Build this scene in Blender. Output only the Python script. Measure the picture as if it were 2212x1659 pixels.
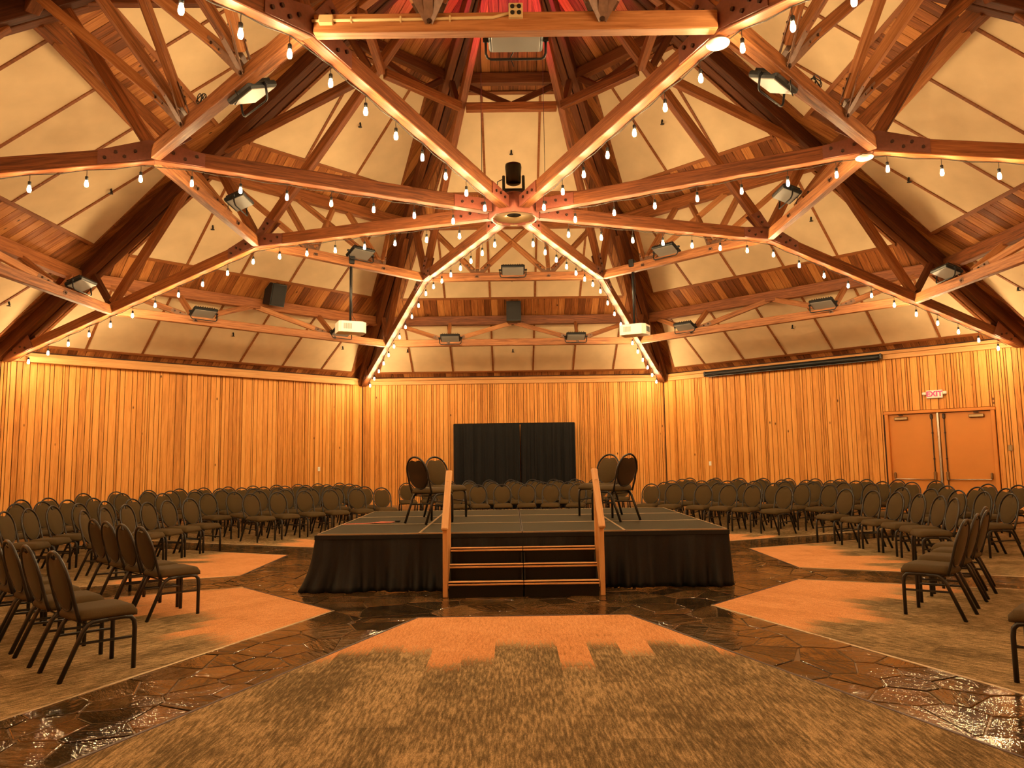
import bpy, bmesh, math, random
from mathutils import Vector, Matrix, Euler
rnd = random.Random(7)
sc = bpy.context.scene
for o in list(bpy.data.objects):
    bpy.data.objects.remove(o)
COL = sc.collection
PI = math.pi
def rad(a): return a * PI / 180.0

# ---------------------------------------------------------------- camera
cam_d = bpy.data.cameras.new('camera')
cam = bpy.data.objects.new('camera', cam_d); COL.objects.link(cam)
cam.location = (-0.0994, -11.003, 1.539)
PITCH, ROLL, YAW = 0.1008, -0.0143, -0.0028
cam.matrix_world = (Matrix.Translation(cam.location) @ Matrix.Rotation(YAW, 4, 'Z')
                    @ Matrix.Rotation(PI / 2 + PITCH, 4, 'X') @ Matrix.Rotation(ROLL, 4, 'Z'))
cam_d.sensor_fit = 'HORIZONTAL'; cam_d.sensor_width = 36.0
cam_d.lens = 1564.07 / 2212.0 * 36.0
cam_d.clip_start = 0.02; cam_d.clip_end = 100
sc.camera = cam

# ---------------------------------------------------------------- world, exposure
w = bpy.data.worlds.new('world'); sc.world = w; w.use_nodes = True
w.node_tree.nodes['Background'].inputs[0].default_value = (0.02, 0.014, 0.008, 1)
w.node_tree.nodes['Background'].inputs[1].default_value = 0.2
sc.view_settings.view_transform = 'Standard'
sc.view_settings.look = 'None'
sc.view_settings.gamma = 1.0
sc.view_settings.use_curve_mapping = False
sc.view_settings.exposure = 0.0
sc.cycles.use_denoising = True
sc.cycles.max_bounces = 4
sc.cycles.diffuse_bounces = 3
sc.cycles.glossy_bounces = 2
sc.cycles.use_adaptive_sampling = True
sc.cycles.adaptive_threshold = 0.12
sc.cycles.adaptive_min_samples = 10
sc.cycles.caustics_reflective = False
sc.cycles.caustics_refractive = False
sc.cycles.sample_clamp_indirect = 6.0
BULB_POWER = 780.0
BULB_COLOR = (1.0, 0.71, 0.35)

# ---------------------------------------------------------------- room dimensions (metres, centre of the octagon at the origin)
AP = 11.166            # apothem of the walls
R = 12.086
T22 = math.tan(rad(22.5)); C22 = math.cos(rad(22.5))
ZW, KR = 4.05, 0.64     # roof underside at the wall, slope
def zroof(Y): return ZW + KR * (AP - Y)

# ---------------------------------------------------------------- materials
def nt(name):
    m = bpy.data.materials.new(name); m.use_nodes = True
    t = m.node_tree; b = t.nodes['Principled BSDF']
    return m, t, b
def N(t, k, **kw):
    n = t.nodes.new(k)
    for a, v in kw.items(): setattr(n, a, v)
    return n
def L(t, a, b): t.links.new(a, b)
def ramp(t, stops, interp='LINEAR'):
    r = N(t, 'ShaderNodeValToRGB'); cr = r.color_ramp; cr.interpolation = interp
    while len(cr.elements) < len(stops): cr.elements.new(0.5)
    for e, (p, c) in zip(cr.elements, stops):
        e.position = p; e.color = (c[0], c[1], c[2], 1)
    return r
def plain(name, col, rough=0.5, metal=0.0, spec=0.5, noise=0.0, nscale=30.0, bump=0.0):
    m, t, b = nt(name)
    b.inputs['Base Color'].default_value = (*col, 1)
    b.inputs['Roughness'].default_value = rough
    b.inputs['Metallic'].default_value = metal
    b.inputs['Specular IOR Level'].default_value = spec
    if noise or bump:
        tc = N(t, 'ShaderNodeTexCoord'); nz = N(t, 'ShaderNodeTexNoise')
        nz.inputs['Scale'].default_value = nscale; nz.inputs['Detail'].default_value = 4
        L(t, tc.outputs['Object'], nz.inputs['Vector'])
        if noise:
            r = ramp(t, [(0.3, [c * (1 - noise) for c in col]), (0.7, [min(1, c * (1 + noise)) for c in col])])
            L(t, nz.outputs['Fac'], r.inputs['Fac']); L(t, r.outputs['Color'], b.inputs['Base Color'])
        if bump:
            bp = N(t, 'ShaderNodeBump'); bp.inputs['Strength'].default_value = bump; bp.inputs['Distance'].default_value = 0.01
            L(t, nz.outputs['Fac'], bp.inputs['Height']); L(t, bp.outputs['Normal'], b.inputs['Normal'])
    return m
def wood(name, dark, mid, light, axis=0, rough=0.55, knots=0.0, var=0.35, grain=1.0, bump=0.25, spec=0.3):
    """grain runs along the object's own axis; every object gets its own shade and offset"""
    m, t, b = nt(name)
    tc = N(t, 'ShaderNodeTexCoord'); oi = N(t, 'ShaderNodeObjectInfo')
    off = N(t, 'ShaderNodeVectorMath', operation='SCALE'); off.inputs[0].default_value = (37.0, 53.0, 71.0)
    L(t, oi.outputs['Random'], off.inputs['Scale'])
    add = N(t, 'ShaderNodeVectorMath', operation='ADD')
    L(t, tc.outputs['Object'], add.inputs[0]); L(t, off.outputs['Vector'], add.inputs[1])
    mp = N(t, 'ShaderNodeMapping'); s = [22.0 * grain] * 3; s[axis] = 1.1 * grain
    mp.inputs['Scale'].default_value = s
    L(t, add.outputs['Vector'], mp.inputs['Vector'])
    n1 = N(t, 'ShaderNodeTexNoise'); n1.inputs['Scale'].default_value = 1.0; n1.inputs['Detail'].default_value = 6
    n1.inputs['Roughness'].default_value = 0.62; n1.inputs['Distortion'].default_value = 0.9
    L(t, mp.outputs['Vector'], n1.inputs['Vector'])
    # shade of the piece
    m1 = N(t, 'ShaderNodeMath', operation='MULTIPLY_ADD'); m1.inputs[1].default_value = var; m1.inputs[2].default_value = -var / 2
    rr = N(t, 'ShaderNodeTexWhiteNoise', noise_dimensions='1D'); L(t, oi.outputs['Random'], rr.inputs['W'])
    L(t, rr.outputs['Value'], m1.inputs[0])
    a2 = N(t, 'ShaderNodeMath', operation='ADD'); L(t, n1.outputs['Fac'], a2.inputs[0]); L(t, m1.outputs['Value'], a2.inputs[1])
    r = ramp(t, [(0.25, dark), (0.5, mid), (0.78, light)])
    L(t, a2.outputs['Value'], r.inputs['Fac'])
    colout = r.outputs['Color']
    if knots:
        mk = N(t, 'ShaderNodeMapping'); s = [5.0] * 3; s[axis] = 2.6; mk.inputs['Scale'].default_value = s
        L(t, add.outputs['Vector'], mk.inputs['Vector'])
        vo = N(t, 'ShaderNodeTexVoronoi'); vo.inputs['Scale'].default_value = 1.0
        L(t, mk.outputs['Vector'], vo.inputs['Vector'])
        kr = ramp(t, [(0.05, (1, 1, 1)), (0.13, (0, 0, 0))])
        L(t, vo.outputs['Distance'], kr.inputs['Fac'])
        sel = N(t, 'ShaderNodeSeparateColor'); L(t, vo.outputs['Color'], sel.inputs['Color'])
        gt = N(t, 'ShaderNodeMath', operation='GREATER_THAN'); gt.inputs[1].default_value = 1 - knots
        L(t, sel.outputs['Red'], gt.inputs[0])
        mu = N(t, 'ShaderNodeMath', operation='MULTIPLY'); L(t, kr.outputs['Color'], mu.inputs[0]); L(t, gt.outputs['Value'], mu.inputs[1])
        mx = N(t, 'ShaderNodeMix', data_type='RGBA'); L(t, mu.outputs['Value'], mx.inputs['Factor'])
        L(t, colout, mx.inputs[6]); mx.inputs[7].default_value = (dark[0] * .25, dark[1] * .22, dark[2] * .2, 1)
        colout = mx.outputs[2]
    L(t, colout, b.inputs['Base Color'])
    b.inputs['Roughness'].default_value = rough; b.inputs['Specular IOR Level'].default_value = spec
    if bump:
        bp = N(t, 'ShaderNodeBump'); bp.inputs['Strength'].default_value = bump; bp.inputs['Distance'].default_value = 0.004
        L(t, n1.outputs['Fac'], bp.inputs['Height']); L(t, bp.outputs['Normal'], b.inputs['Normal'])
    return m

M = {}
M['beam'] = wood('timber_beam', (0.075, 0.020, 0.006), (0.20, 0.058, 0.015), (0.36, 0.125, 0.037), axis=0, var=0.25, grain=1.5)
M['tie'] = wood('timber_tie', (0.14, 0.045, 0.014), (0.32, 0.118, 0.039), (0.49, 0.215, 0.08), axis=0, var=0.3, grain=1.5)
M['hip'] = wood('timber_hip', (0.055, 0.015, 0.005), (0.115, 0.032, 0.010), (0.19, 0.060, 0.019), axis=0, var=0.3, grain=1.3)
M['board'] = wood('wall_board_fir', (0.46, 0.172, 0.030), (0.70, 0.290, 0.058), (0.80, 0.385, 0.100), axis=2, var=0.36, grain=1.6, knots=0.10, bump=0.15)
M['deck'] = wood('roof_deck_pine', (0.13, 0.037, 0.010), (0.30, 0.096, 0.025), (0.50, 0.20, 0.056), axis=1, var=0.5, knots=0.5, grain=1.3)
M['trim'] = wood('trim_fir', (0.44, 0.19, 0.058), (0.58, 0.28, 0.095), (0.66, 0.36, 0.14), axis=0, var=0.2)
M['batten'] = wood('batten_wood', (0.15, 0.045, 0.012), (0.24, 0.078, 0.022), (0.33, 0.12, 0.038), axis=0, var=0.2, bump=0)
M['oak'] = wood('rail_oak', (0.50, 0.24, 0.08), (0.62, 0.33, 0.13), (0.70, 0.42, 0.18), axis=0, var=0.15, rough=0.4)
M['fabric'] = plain('cream_panel_fabric', (0.66, 0.49, 0.30), 0.9, 0, 0.1, noise=0.07, nscale=2.2)
M['steel'] = plain('maroon_painted_steel', (0.16, 0.048, 0.028), 0.45, 0.0, 0.5, noise=0.12)
M['hubsteel'] = plain('red_oxide_steel', (0.21, 0.056, 0.032), 0.5, 0.0, 0.35, noise=0.1)
M['bolt'] = plain('dark_bolt', (0.06, 0.03, 0.022), 0.4, 0.6)
M['black'] = plain('black_metal', (0.008, 0.0085, 0.0095), 0.45, 0.0, 0.4)
M['blackgloss'] = plain('black_enamel', (0.010, 0.009, 0.008), 0.3, 0.0, 0.5)
M['rubber'] = plain('black_rubber', (0.015, 0.013, 0.012), 0.8)
M['lens'] = plain('frosted_lens', (0.23, 0.21, 0.19), 0.4)
M['white'] = plain('white_plastic', (0.80, 0.76, 0.68), 0.4)
M['ivory'] = plain('ivory_paint', (0.66, 0.50, 0.26), 0.4)
M['grey'] = plain('grey_vent', (0.16, 0.16, 0.15), 0.5)
M['chrome'] = plain('brushed_steel', (0.55, 0.50, 0.45), 0.25, 1.0)
M['bronze'] = plain('bronze_hardware', (0.30, 0.20, 0.10), 0.35, 0.9)
M['darkbronze'] = plain('dark_bronze_rod', (0.05, 0.03, 0.02), 0.4, 0.6)
M['door'] = plain('door_orange_paint', (0.60, 0.215, 0.036), 0.45, 0, 0.3, noise=0.03, nscale=3)
M['seat'] = plain('olive_brown_upholstery', (0.066, 0.041, 0.0145), 0.85, 0, 0.2, noise=0.25, nscale=260, bump=0.2)
M['vinyl'] = plain('dark_brown_vinyl', (0.024, 0.014, 0.007), 0.38, 0, 0.5)
M['chairframe'] = plain('black_chair_tube', (0.012, 0.010, 0.009), 0.38, 0.0, 0.5)
M['stagetop'] = plain('stage_deck_carpet', (0.044, 0.037, 0.021), 0.9, 0, 0.15, noise=0.2, nscale=120, bump=0.1)
M['alu'] = plain('aluminium_edge', (0.42, 0.30, 0.17), 0.35, 0.5)
M['riser'] = plain('step_riser_carpet', (0.016, 0.012, 0.008), 0.9, 0, 0.1, noise=0.2, nscale=150)
M['skirt'] = plain('black_skirt_cloth', (0.0065, 0.0075, 0.0085), 0.55, 0, 0.3, noise=0.25, nscale=90)
M['drape'] = plain('black_drape_cloth', (0.0115, 0.0115, 0.0125), 0.85, 0, 0.2, noise=0.2, nscale=60)
M['mortar'] = plain('mortar', (0.125, 0.074, 0.034), 0.25, 0, 0.5, noise=0.2, nscale=20, bump=0.3)
M['backing'] = plain('dark_backing', (0.05, 0.017, 0.006), 0.8)
M['strap'] = plain('brown_strap_steel', (0.21, 0.115, 0.075), 0.45, 0.1, 0.5, noise=0.15)
M['baseb'] = plain('baseboard_wood', (0.42, 0.20, 0.07), 0.5, 0, 0.3, noise=0.15, nscale=6)
M['redcord'] = plain('red_cord', (0.60, 0.16, 0.10), 0.6)
M['exitred'] = plain('exit_red', (0.75, 0.03, 0.09), 0.4)
M['exitred'].node_tree.nodes['Principled BSDF'].inputs['Emission Color'].default_value = (1, 0.03, 0.12, 1)
M['exitred'].node_tree.nodes['Principled BSDF'].inputs['Emission Strength'].default_value = 0.75
M['cord'] = plain('string_cord', (0.03, 0.02, 0.012), 0.6)
m, t, b = nt('bulb_glow'); b.inputs['Base Color'].default_value = (1, .8, .5, 1)
b.inputs['Emission Color'].default_value = (*BULB_COLOR, 1); b.inputs['Emission Strength'].default_value = BULB_POWER
M['bulb'] = m
# inside of the hub: brushed brass-like reflector
M['reflector'] = plain('tan_reflector', (0.55, 0.38, 0.18), 0.35, 0.3)
# flagstone
m, t, b = nt('flagstone_slate'); M['stone'] = m
tc = N(t, 'ShaderNodeTexCoord'); oi = N(t, 'ShaderNodeObjectInfo')
wn = N(t, 'ShaderNodeTexWhiteNoise', noise_dimensions='1D'); L(t, oi.outputs['Random'], wn.inputs['W'])
r1 = ramp(t, [(0.0, (0.026, 0.016, 0.007)), (0.3, (0.060, 0.034, 0.013)), (0.55, (0.120, 0.062, 0.022)), (0.78, (0.072, 0.043, 0.018)), (1.0, (0.17, 0.090, 0.034))])
L(t, wn.outputs['Value'], r1.inputs['Fac'])
geo = N(t, 'ShaderNodeNewGeometry')
nz = N(t, 'ShaderNodeTexNoise'); nz.inputs['Scale'].default_value = 5; nz.inputs['Detail'].default_value = 5
L(t, geo.outputs['Position'], nz.inputs['Vector'])
r2 = ramp(t, [(0.35, (0.55, 0.55, 0.55)), (0.7, (1.35, 1.3, 1.25))]); L(t, nz.outputs['Fac'], r2.inputs['Fac'])
mx = N(t, 'ShaderNodeMix', data_type='RGBA', blend_type='MULTIPLY'); mx.inputs['Factor'].default_value = 1
L(t, r1.outputs['Color'], mx.inputs[6]); L(t, r2.outputs['Color'], mx.inputs[7]); L(t, mx.outputs[2], b.inputs['Base Color'])
b.inputs['Roughness'].default_value = 0.07; b.inputs['Specular IOR Level'].default_value = 0.95
vs = N(t, 'ShaderNodeVectorMath', operation='SCALE'); vs.inputs[0].default_value = (13, 29, 0); L(t, oi.outputs['Random'], vs.inputs['Scale'])
vr = N(t, 'ShaderNodeVectorRotate', rotation_type='Z_AXIS')
mm = N(t, 'ShaderNodeMath', operation='MULTIPLY'); mm.inputs[1].default_value = 6.28; L(t, wn.outputs['Value'], mm.inputs[0])
L(t, geo.outputs['Position'], vr.inputs['Vector']); L(t, mm.outputs['Value'], vr.inputs['Angle'])
va = N(t, 'ShaderNodeVectorMath', operation='ADD'); L(t, vr.outputs['Vector'], va.inputs[0]); L(t, vs.outputs['Vector'], va.inputs[1])
mp = N(t, 'ShaderNodeMapping'); mp.inputs['Scale'].default_value = (2.6, 10, 5); L(t, va.outputs['Vector'], mp.inputs['Vector'])
n2 = N(t, 'ShaderNodeTexNoise'); n2.inputs['Scale'].default_value = 1.2; n2.inputs['Detail'].default_value = 5; n2.inputs['Roughness'].default_value = 0.55
L(t, mp.outputs['Vector'], n2.inputs['Vector'])
bp = N(t, 'ShaderNodeBump'); bp.inputs['Strength'].default_value = 0.55; bp.inputs['Distance'].default_value = 0.02
L(t, n2.outputs['Fac'], bp.inputs['Height']); L(t, bp.outputs['Normal'], b.inputs['Normal'])
# carpet (object space: y radial from the inner edge outwards, x along the edge)
m, t, b = nt('streaked_carpet'); M['carpet'] = m
tc = N(t, 'ShaderNodeTexCoord'); sx = N(t, 'ShaderNodeSeparateXYZ'); L(t, tc.outputs['Object'], sx.inputs['Vector'])
oi = N(t, 'ShaderNodeObjectInfo')
mp = N(t, 'ShaderNodeMapping'); mp.inputs['Scale'].default_value = (52, 7.0, 1); L(t, tc.outputs['Object'], mp.inputs['Vector'])
n1 = N(t, 'ShaderNodeTexNoise'); n1.inputs['Scale'].default_value = 1; n1.inputs['Detail'].default_value = 7; n1.inputs['Roughness'].default_value = 0.68
L(t, mp.outputs['Vector'], n1.inputs['Vector'])
n3 = N(t, 'ShaderNodeTexNoise'); n3.inputs['Scale'].default_value = 1.7; n3.inputs['Detail'].default_value = 3; L(t, tc.outputs['Object'], n3.inputs['Vector'])
# carpet planks 0.25 x 1.0, each a little lighter or darker
mpl = N(t, 'ShaderNodeMapping'); mpl.inputs['Scale'].default_value = (4.0, 1.0, 0); L(t, tc.outputs['Object'], mpl.inputs['Vector'])
sp = N(t, 'ShaderNodeSeparateXYZ'); L(t, mpl.outputs['Vector'], sp.inputs['Vector'])
fx = N(t, 'ShaderNodeMath', operation='FLOOR'); L(t, sp.outputs['X'], fx.inputs[0])
stag = N(t, 'ShaderNodeMath', operation='MULTIPLY_ADD'); stag.inputs[1].default_value = 0.37; L(t, fx.outputs['Value'], stag.inputs[0]); L(t, sp.outputs['Y'], stag.inputs[2])
fy = N(t, 'ShaderNodeMath', operation='FLOOR'); L(t, stag.outputs['Value'], fy.inputs[0])
cb = N(t, 'ShaderNodeCombineXYZ'); L(t, fx.outputs['Value'], cb.inputs['X']); L(t, fy.outputs['Value'], cb.inputs['Y']); L(t, oi.outputs['Random'], cb.inputs['Z'])
wp = N(t, 'ShaderNodeTexWhiteNoise', noise_dimensions='3D'); L(t, cb.outputs['Vector'], wp.inputs['Vector'])
s1 = N(t, 'ShaderNodeMath', operation='MULTIPLY_ADD'); s1.inputs[1].default_value = 0.10; L(t, wp.outputs['Value'], s1.inputs[0]); L(t, n1.outputs['Fac'], s1.inputs[2])
s2 = N(t, 'ShaderNodeMath', operation='MULTIPLY_ADD'); s2.inputs[1].default_value = 0.30; L(t, n3.outputs['Fac'], s2.inputs[0]); L(t, s1.outputs['Value'], s2.inputs[2])
ro = ramp(t, [(0.57, (0.095, 0.064, 0.028)), (0.70, (0.195, 0.132, 0.062)), (0.80, (0.34, 0.23, 0.115)), (0.94, (0.46, 0.315, 0.17))])
L(t, s2.outputs['Value'], ro.inputs['Fac'])
rg = ramp(t, [(0.46, (0.28, 0.125, 0.042)), (0.56, (0.46, 0.20, 0.072)), (0.70, (0.56, 0.25, 0.098)), (0.92, (0.64, 0.32, 0.15))])
L(t, s2.outputs['Value'], rg.inputs['Fac'])
# jagged limit between the orange inner zone and the olive field
cx = N(t, 'ShaderNodeCombineXYZ'); L(t, fx.outputs['Value'], cx.inputs['X']); L(t, oi.outputs['Random'], cx.inputs['Y'])
wc = N(t, 'ShaderNodeTexWhiteNoise', noise_dimensions='2D'); L(t, cx.outputs['Vector'], wc.inputs['Vector'])
lim = N(t, 'ShaderNodeMath', operation='MULTIPLY_ADD'); lim.inputs[1].default_value = 0.75; lim.inputs[2].default_value = 0.98; L(t, wc.outputs['Value'], lim.inputs[0])
d1 = N(t, 'ShaderNodeMath', operation='SUBTRACT'); L(t, sx.outputs['Y'], d1.inputs[0]); L(t, lim.outputs['Value'], d1.inputs[1])
d2 = N(t, 'ShaderNodeMath', operation='MULTIPLY_ADD'); d2.inputs[1].default_value = 1.1; L(t, n1.outputs['Fac'], d2.inputs[0]); L(t, d1.outputs['Value'], d2.inputs[2])
d3 = N(t, 'ShaderNodeMapRange'); d3.inputs['From Min'].default_value = 0.42; d3.inputs['From Max'].default_value = 0.60; L(t, d2.outputs['Value'], d3.inputs['Value'])
mx = N(t, 'ShaderNodeMix', data_type='RGBA'); L(t, d3.outputs['Result'], mx.inputs['Factor']); L(t, rg.outputs['Color'], mx.inputs[6]); L(t, ro.outputs['Color'], mx.inputs[7])
nf = N(t, 'ShaderNodeTexNoise'); nf.inputs['Scale'].default_value = 150; nf.inputs['Detail'].default_value = 3; L(t, tc.outputs['Object'], nf.inputs['Vector'])
fr_ = ramp(t, [(0.32, (0.55, 0.53, 0.5)), (0.5, (1, 1, 1)), (0.68, (1.45, 1.45, 1.45))]); L(t, nf.outputs['Fac'], fr_.inputs['Fac'])
m2x = N(t, 'ShaderNodeMix', data_type='RGBA', blend_type='MULTIPLY'); m2x.inputs['Factor'].default_value = 0.8
L(t, mx.outputs[2], m2x.inputs[6]); L(t, fr_.outputs['Color'], m2x.inputs[7])
L(t, m2x.outputs[2], b.inputs['Base Color']); b.inputs['Roughness'].default_value = 0.95; b.inputs['Specular IOR Level'].default_value = 0.1
bp = N(t, 'ShaderNodeBump'); bp.inputs['Strength'].default_value = 0.5; bp.inputs['Distance'].default_value = 0.006
L(t, nf.outputs['Fac'], bp.inputs['Height']); L(t, bp.outputs['Normal'], b.inputs['Normal'])

# ---------------------------------------------------------------- mesh helpers
class MB:
    def __init__(s): s.v = []; s.f = []
    def add(s, vs, fs, mat=None):
        k = len(s.v)
        s.v += [tuple(mat @ Vector(v)) if mat else tuple(v) for v in vs]
        s.f += [tuple(i + k for i in f) for f in fs]
        return s
    def box(s, c, d, ch=0.0, mat=None):
        x, y, z = d[0] / 2, d[1] / 2, d[2] / 2
        cx, cy, cz = c
        if ch <= 0:
            vs = [(cx + i * x, cy + j * y, cz + k * z) for i in (-1, 1) for j in (-1, 1) for k in (-1, 1)]
            fs = [(0, 1, 3, 2), (4, 6, 7, 5), (0, 4, 5, 1), (2, 3, 7, 6), (0, 2, 6, 4), (1, 5, 7, 3)]
            return s.add(vs, fs, mat)
        ch = min(ch, x * .9, y * .9, z * .9)
        vs = []; idx = {}
        for i in (-1, 1):
            for j in (-1, 1):
                for k in (-1, 1):
                    idx[(i, j, k, 0)] = len(vs); vs.append((cx + i * x, cy + j * (y - ch), cz + k * (z - ch)))
                    idx[(i, j, k, 1)] = len(vs); vs.append((cx + i * (x - ch), cy + j * y, cz + k * (z - ch)))
                    idx[(i, j, k, 2)] = len(vs); vs.append((cx + i * (x - ch), cy + j * (y - ch), cz + k * z))
        fs = []
        sq = [(-1, -1), (1, -1), (1, 1), (-1, 1)]
        for i in (-1, 1):
            q = [idx[(i, a, b_, 0)] for a, b_ in sq]; fs.append(q if i > 0 else q[::-1])
            q = [idx[(a, i, b_, 1)] for a, b_ in sq]; fs.append(q[::-1] if i > 0 else q)
            q = [idx[(a, b_, i, 2)] for a, b_ in sq]; fs.append(q if i > 0 else q[::-1])
        for i in (-1, 1):
            for j in (-1, 1):
                fs.append((idx[(i, j, -1, 0)], idx[(i, j, -1, 1)], idx[(i, j, 1, 1)], idx[(i, j, 1, 0)]) if i * j < 0 else (idx[(i, j, -1, 1)], idx[(i, j, -1, 0)], idx[(i, j, 1, 0)], idx[(i, j, 1, 1)]))
                fs.append((idx[(i, -1, j, 0)], idx[(i, 1, j, 0)], idx[(i, 1, j, 2)], idx[(i, -1, j, 2)]) if i * j < 0 else (idx[(i, 1, j, 0)], idx[(i, -1, j, 0)], idx[(i, -1, j, 2)], idx[(i, 1, j, 2)]))
                fs.append((idx[(-1, i, j, 1)], idx[(1, i, j, 1)], idx[(1, i, j, 2)], idx[(-1, i, j, 2)]) if i * j < 0 else (idx[(1, i, j, 1)], idx[(-1, i, j, 1)], idx[(-1, i, j, 2)], idx[(1, i, j, 2)]))
                for k in (-1, 1):
                    q = (idx[(i, j, k, 0)], idx[(i, j, k, 1)], idx[(i, j, k, 2)])
                    fs.append(q if i * j * k > 0 else q[::-1])
        return s.add(vs, fs, mat)
    def tube(s, pts, r, n=8, closed=False, cap=True):
        pts = [Vector(p) for p in pts]; k0 = len(s.v); m = len(pts)
        rs = r if isinstance(r, (list, tuple)) else [r] * m
        t0 = (pts[1] - pts[0]).normalized()
        up = Vector((0, 0, 1)) if abs(t0.z) < .9 else Vector((1, 0, 0))
        nrm = (up - t0 * up.dot(t0)).normalized()
        for i, p in enumerate(pts):
            a = pts[i - 1] if (i > 0 or closed) else p
            c = pts[(i + 1) % m] if (i < m - 1 or closed) else p
            tg = (c - a).normalized()
            nrm = (nrm - tg * nrm.dot(tg)).normalized(); bn = tg.cross(nrm)
            for j in range(n):
                an = 2 * PI * j / n
                s.v.append(tuple(p + (nrm * math.cos(an) + bn * math.sin(an)) * rs[i]))
        for i in range(m if closed else m - 1):
            for j in range(n):
                a = k0 + i * n + j; b_ = k0 + i * n + (j + 1) % n
                c = k0 + ((i + 1) % m) * n + (j + 1) % n; d = k0 + ((i + 1) % m) * n + j
                s.f.append((a, b_, c, d))
        if cap and not closed:
            s.f.append(tuple(k0 + j for j in range(n))[::-1]); s.f.append(tuple(k0 + (m - 1) * n + j for j in range(n)))
        return s
    def lathe(s, prof, n=16, mat=None, cap=True):
        vs = []; fs = []
        for (r, z) in prof:
            for j in range(n):
                a = 2 * PI * j / n; vs.append((r * math.cos(a), r * math.sin(a), z))
        for i in range(len(prof) - 1):
            for j in range(n):
                fs.append((i * n + j, i * n + (j + 1) % n, (i + 1) * n + (j + 1) % n, (i + 1) * n + j))
        if cap:
            fs.append(tuple(range(n))[::-1]); fs.append(tuple((len(prof) - 1) * n + j for j in range(n)))
        return s.add(vs, fs, mat)
    def prism(s, poly, z0, z1, mat=None, ch=0.0):
        n = len(poly); vs = [(x, y, z0) for x, y in poly]
        if ch > 0:
            cx = sum(p[0] for p in poly) / n; cy = sum(p[1] for p in poly) / n
            ins = []
            for x, y in poly:
                d = math.hypot(x - cx, y - cy) or 1; k = max(0, 1 - ch / d); ins.append((cx + (x - cx) * k, cy + (y - cy) * k))
            vs += [(x, y, z1 - ch * .6) for x, y in poly] + [(x, y, z1) for x, y in ins]; lv = 3
        else:
            vs += [(x, y, z1) for x, y in poly]; lv = 2
        fs = [tuple(range(n))[::-1], tuple((lv - 1) * n + i for i in range(n))]
        for l in range(lv - 1):
            for i in range(n):
                j = (i + 1) % n; fs.append((l * n + i, l * n + j, (l + 1) * n + j, (l + 1) * n + i))
        return s.add(vs, fs, mat)
    def mesh(s, name, mat, smooth=False):
        me = bpy.data.meshes.new(name); me.from_pydata(s.v, [], s.f)
        if mat: me.materials.append(mat)
        if smooth:
            for p in me.polygons: p.use_smooth = True
        me.update()
        return me
def link(name, me, parent=None, loc=None, rot=None, kind=None):
    o = bpy.data.objects.new(name, me); COL.objects.link(o)
    if parent: o.parent = parent
    if loc: o.location = loc
    if rot: o.rotation_euler = rot
    if kind: o['kind'] = kind
    return o
def part(name, mb, mat, parent=None, loc=None, rot=None, smooth=False, kind=None):
    return link(name, mb.mesh(name, M[mat] if isinstance(mat, str) else mat, smooth), parent, loc, rot, kind)
def tag(o, label, cat, group=None):
    o['label'] = label; o['category'] = cat
    if group: o['group'] = group
    return o
def thing(name, label, cat, loc=(0, 0, 0), rotz=0.0, group=None):
    o = bpy.data.objects.new(name, None); COL.objects.link(o)
    o.empty_display_size = 0.2; o.location = loc; o.rotation_euler = (0, 0, rotz)
    return tag(o, label, cat, group)
def struct(o): o['kind'] = 'structure'; return o
KIDS = {}
def dup(root, loc, rotz, label=None, group=None):
    c = root.copy(); COL.objects.link(c); c.location = loc; c.rotation_euler = (0, 0, rotz)
    if label: c['label'] = label
    if group: c['group'] = group
    for ch in kids(root):
        d = ch.copy(); COL.objects.link(d); d.parent = c
        for g in kids(ch):
            e = g.copy(); COL.objects.link(e); e.parent = d
    return c
def kids(o):
    if o.name not in KIDS: KIDS[o.name] = list(o.children)
    return KIDS[o.name]
BOXC = {}
def boxmesh(L_, w_, h_, mat, ch=0.008):
    k = (round(L_, 3), round(w_, 3), round(h_, 3), mat, ch)
    if k not in BOXC: BOXC[k] = MB().box((0, 0, 0), (L_, w_, h_), ch).mesh('timber', M[mat])
    return BOXC[k]
def frame(p0, p1, up=(0, 0, 1)):
    p0 = Vector(p0); p1 = Vector(p1); x = (p1 - p0).normalized(); up = Vector(up)
    z = (up - x * up.dot(x)).normalized(); y = z.cross(x)
    m_ = Matrix((x, y, z)).transposed().to_4x4(); m_.translation = (p0 + p1) / 2
    return m_, (p1 - p0).length
def beam(name, p0, p1, w_, h_, mat, parent, up=(0, 0, 1), off=(0, 0, 0), ch=0.008):
    """straight timber between two points; off is the origin of the parent in the same coordinates"""
    o_ = Vector(off)
    m_, ln = frame(Vector(p0) - o_, Vector(p1) - o_, up)
    o = link(name, boxmesh(ln, w_, h_, mat, ch), parent)
    o.matrix_basis = m_
    return o
def sector(ang, u, Y, z=0.0):
    a = rad(ang); return Vector((Y * math.sin(a) + u * math.cos(a), Y * math.cos(a) - u * math.sin(a), z))
def bearing(ang, r, z=0.0):
    a = rad(ang); return Vector((r * math.sin(a), r * math.cos(a), z))

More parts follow.
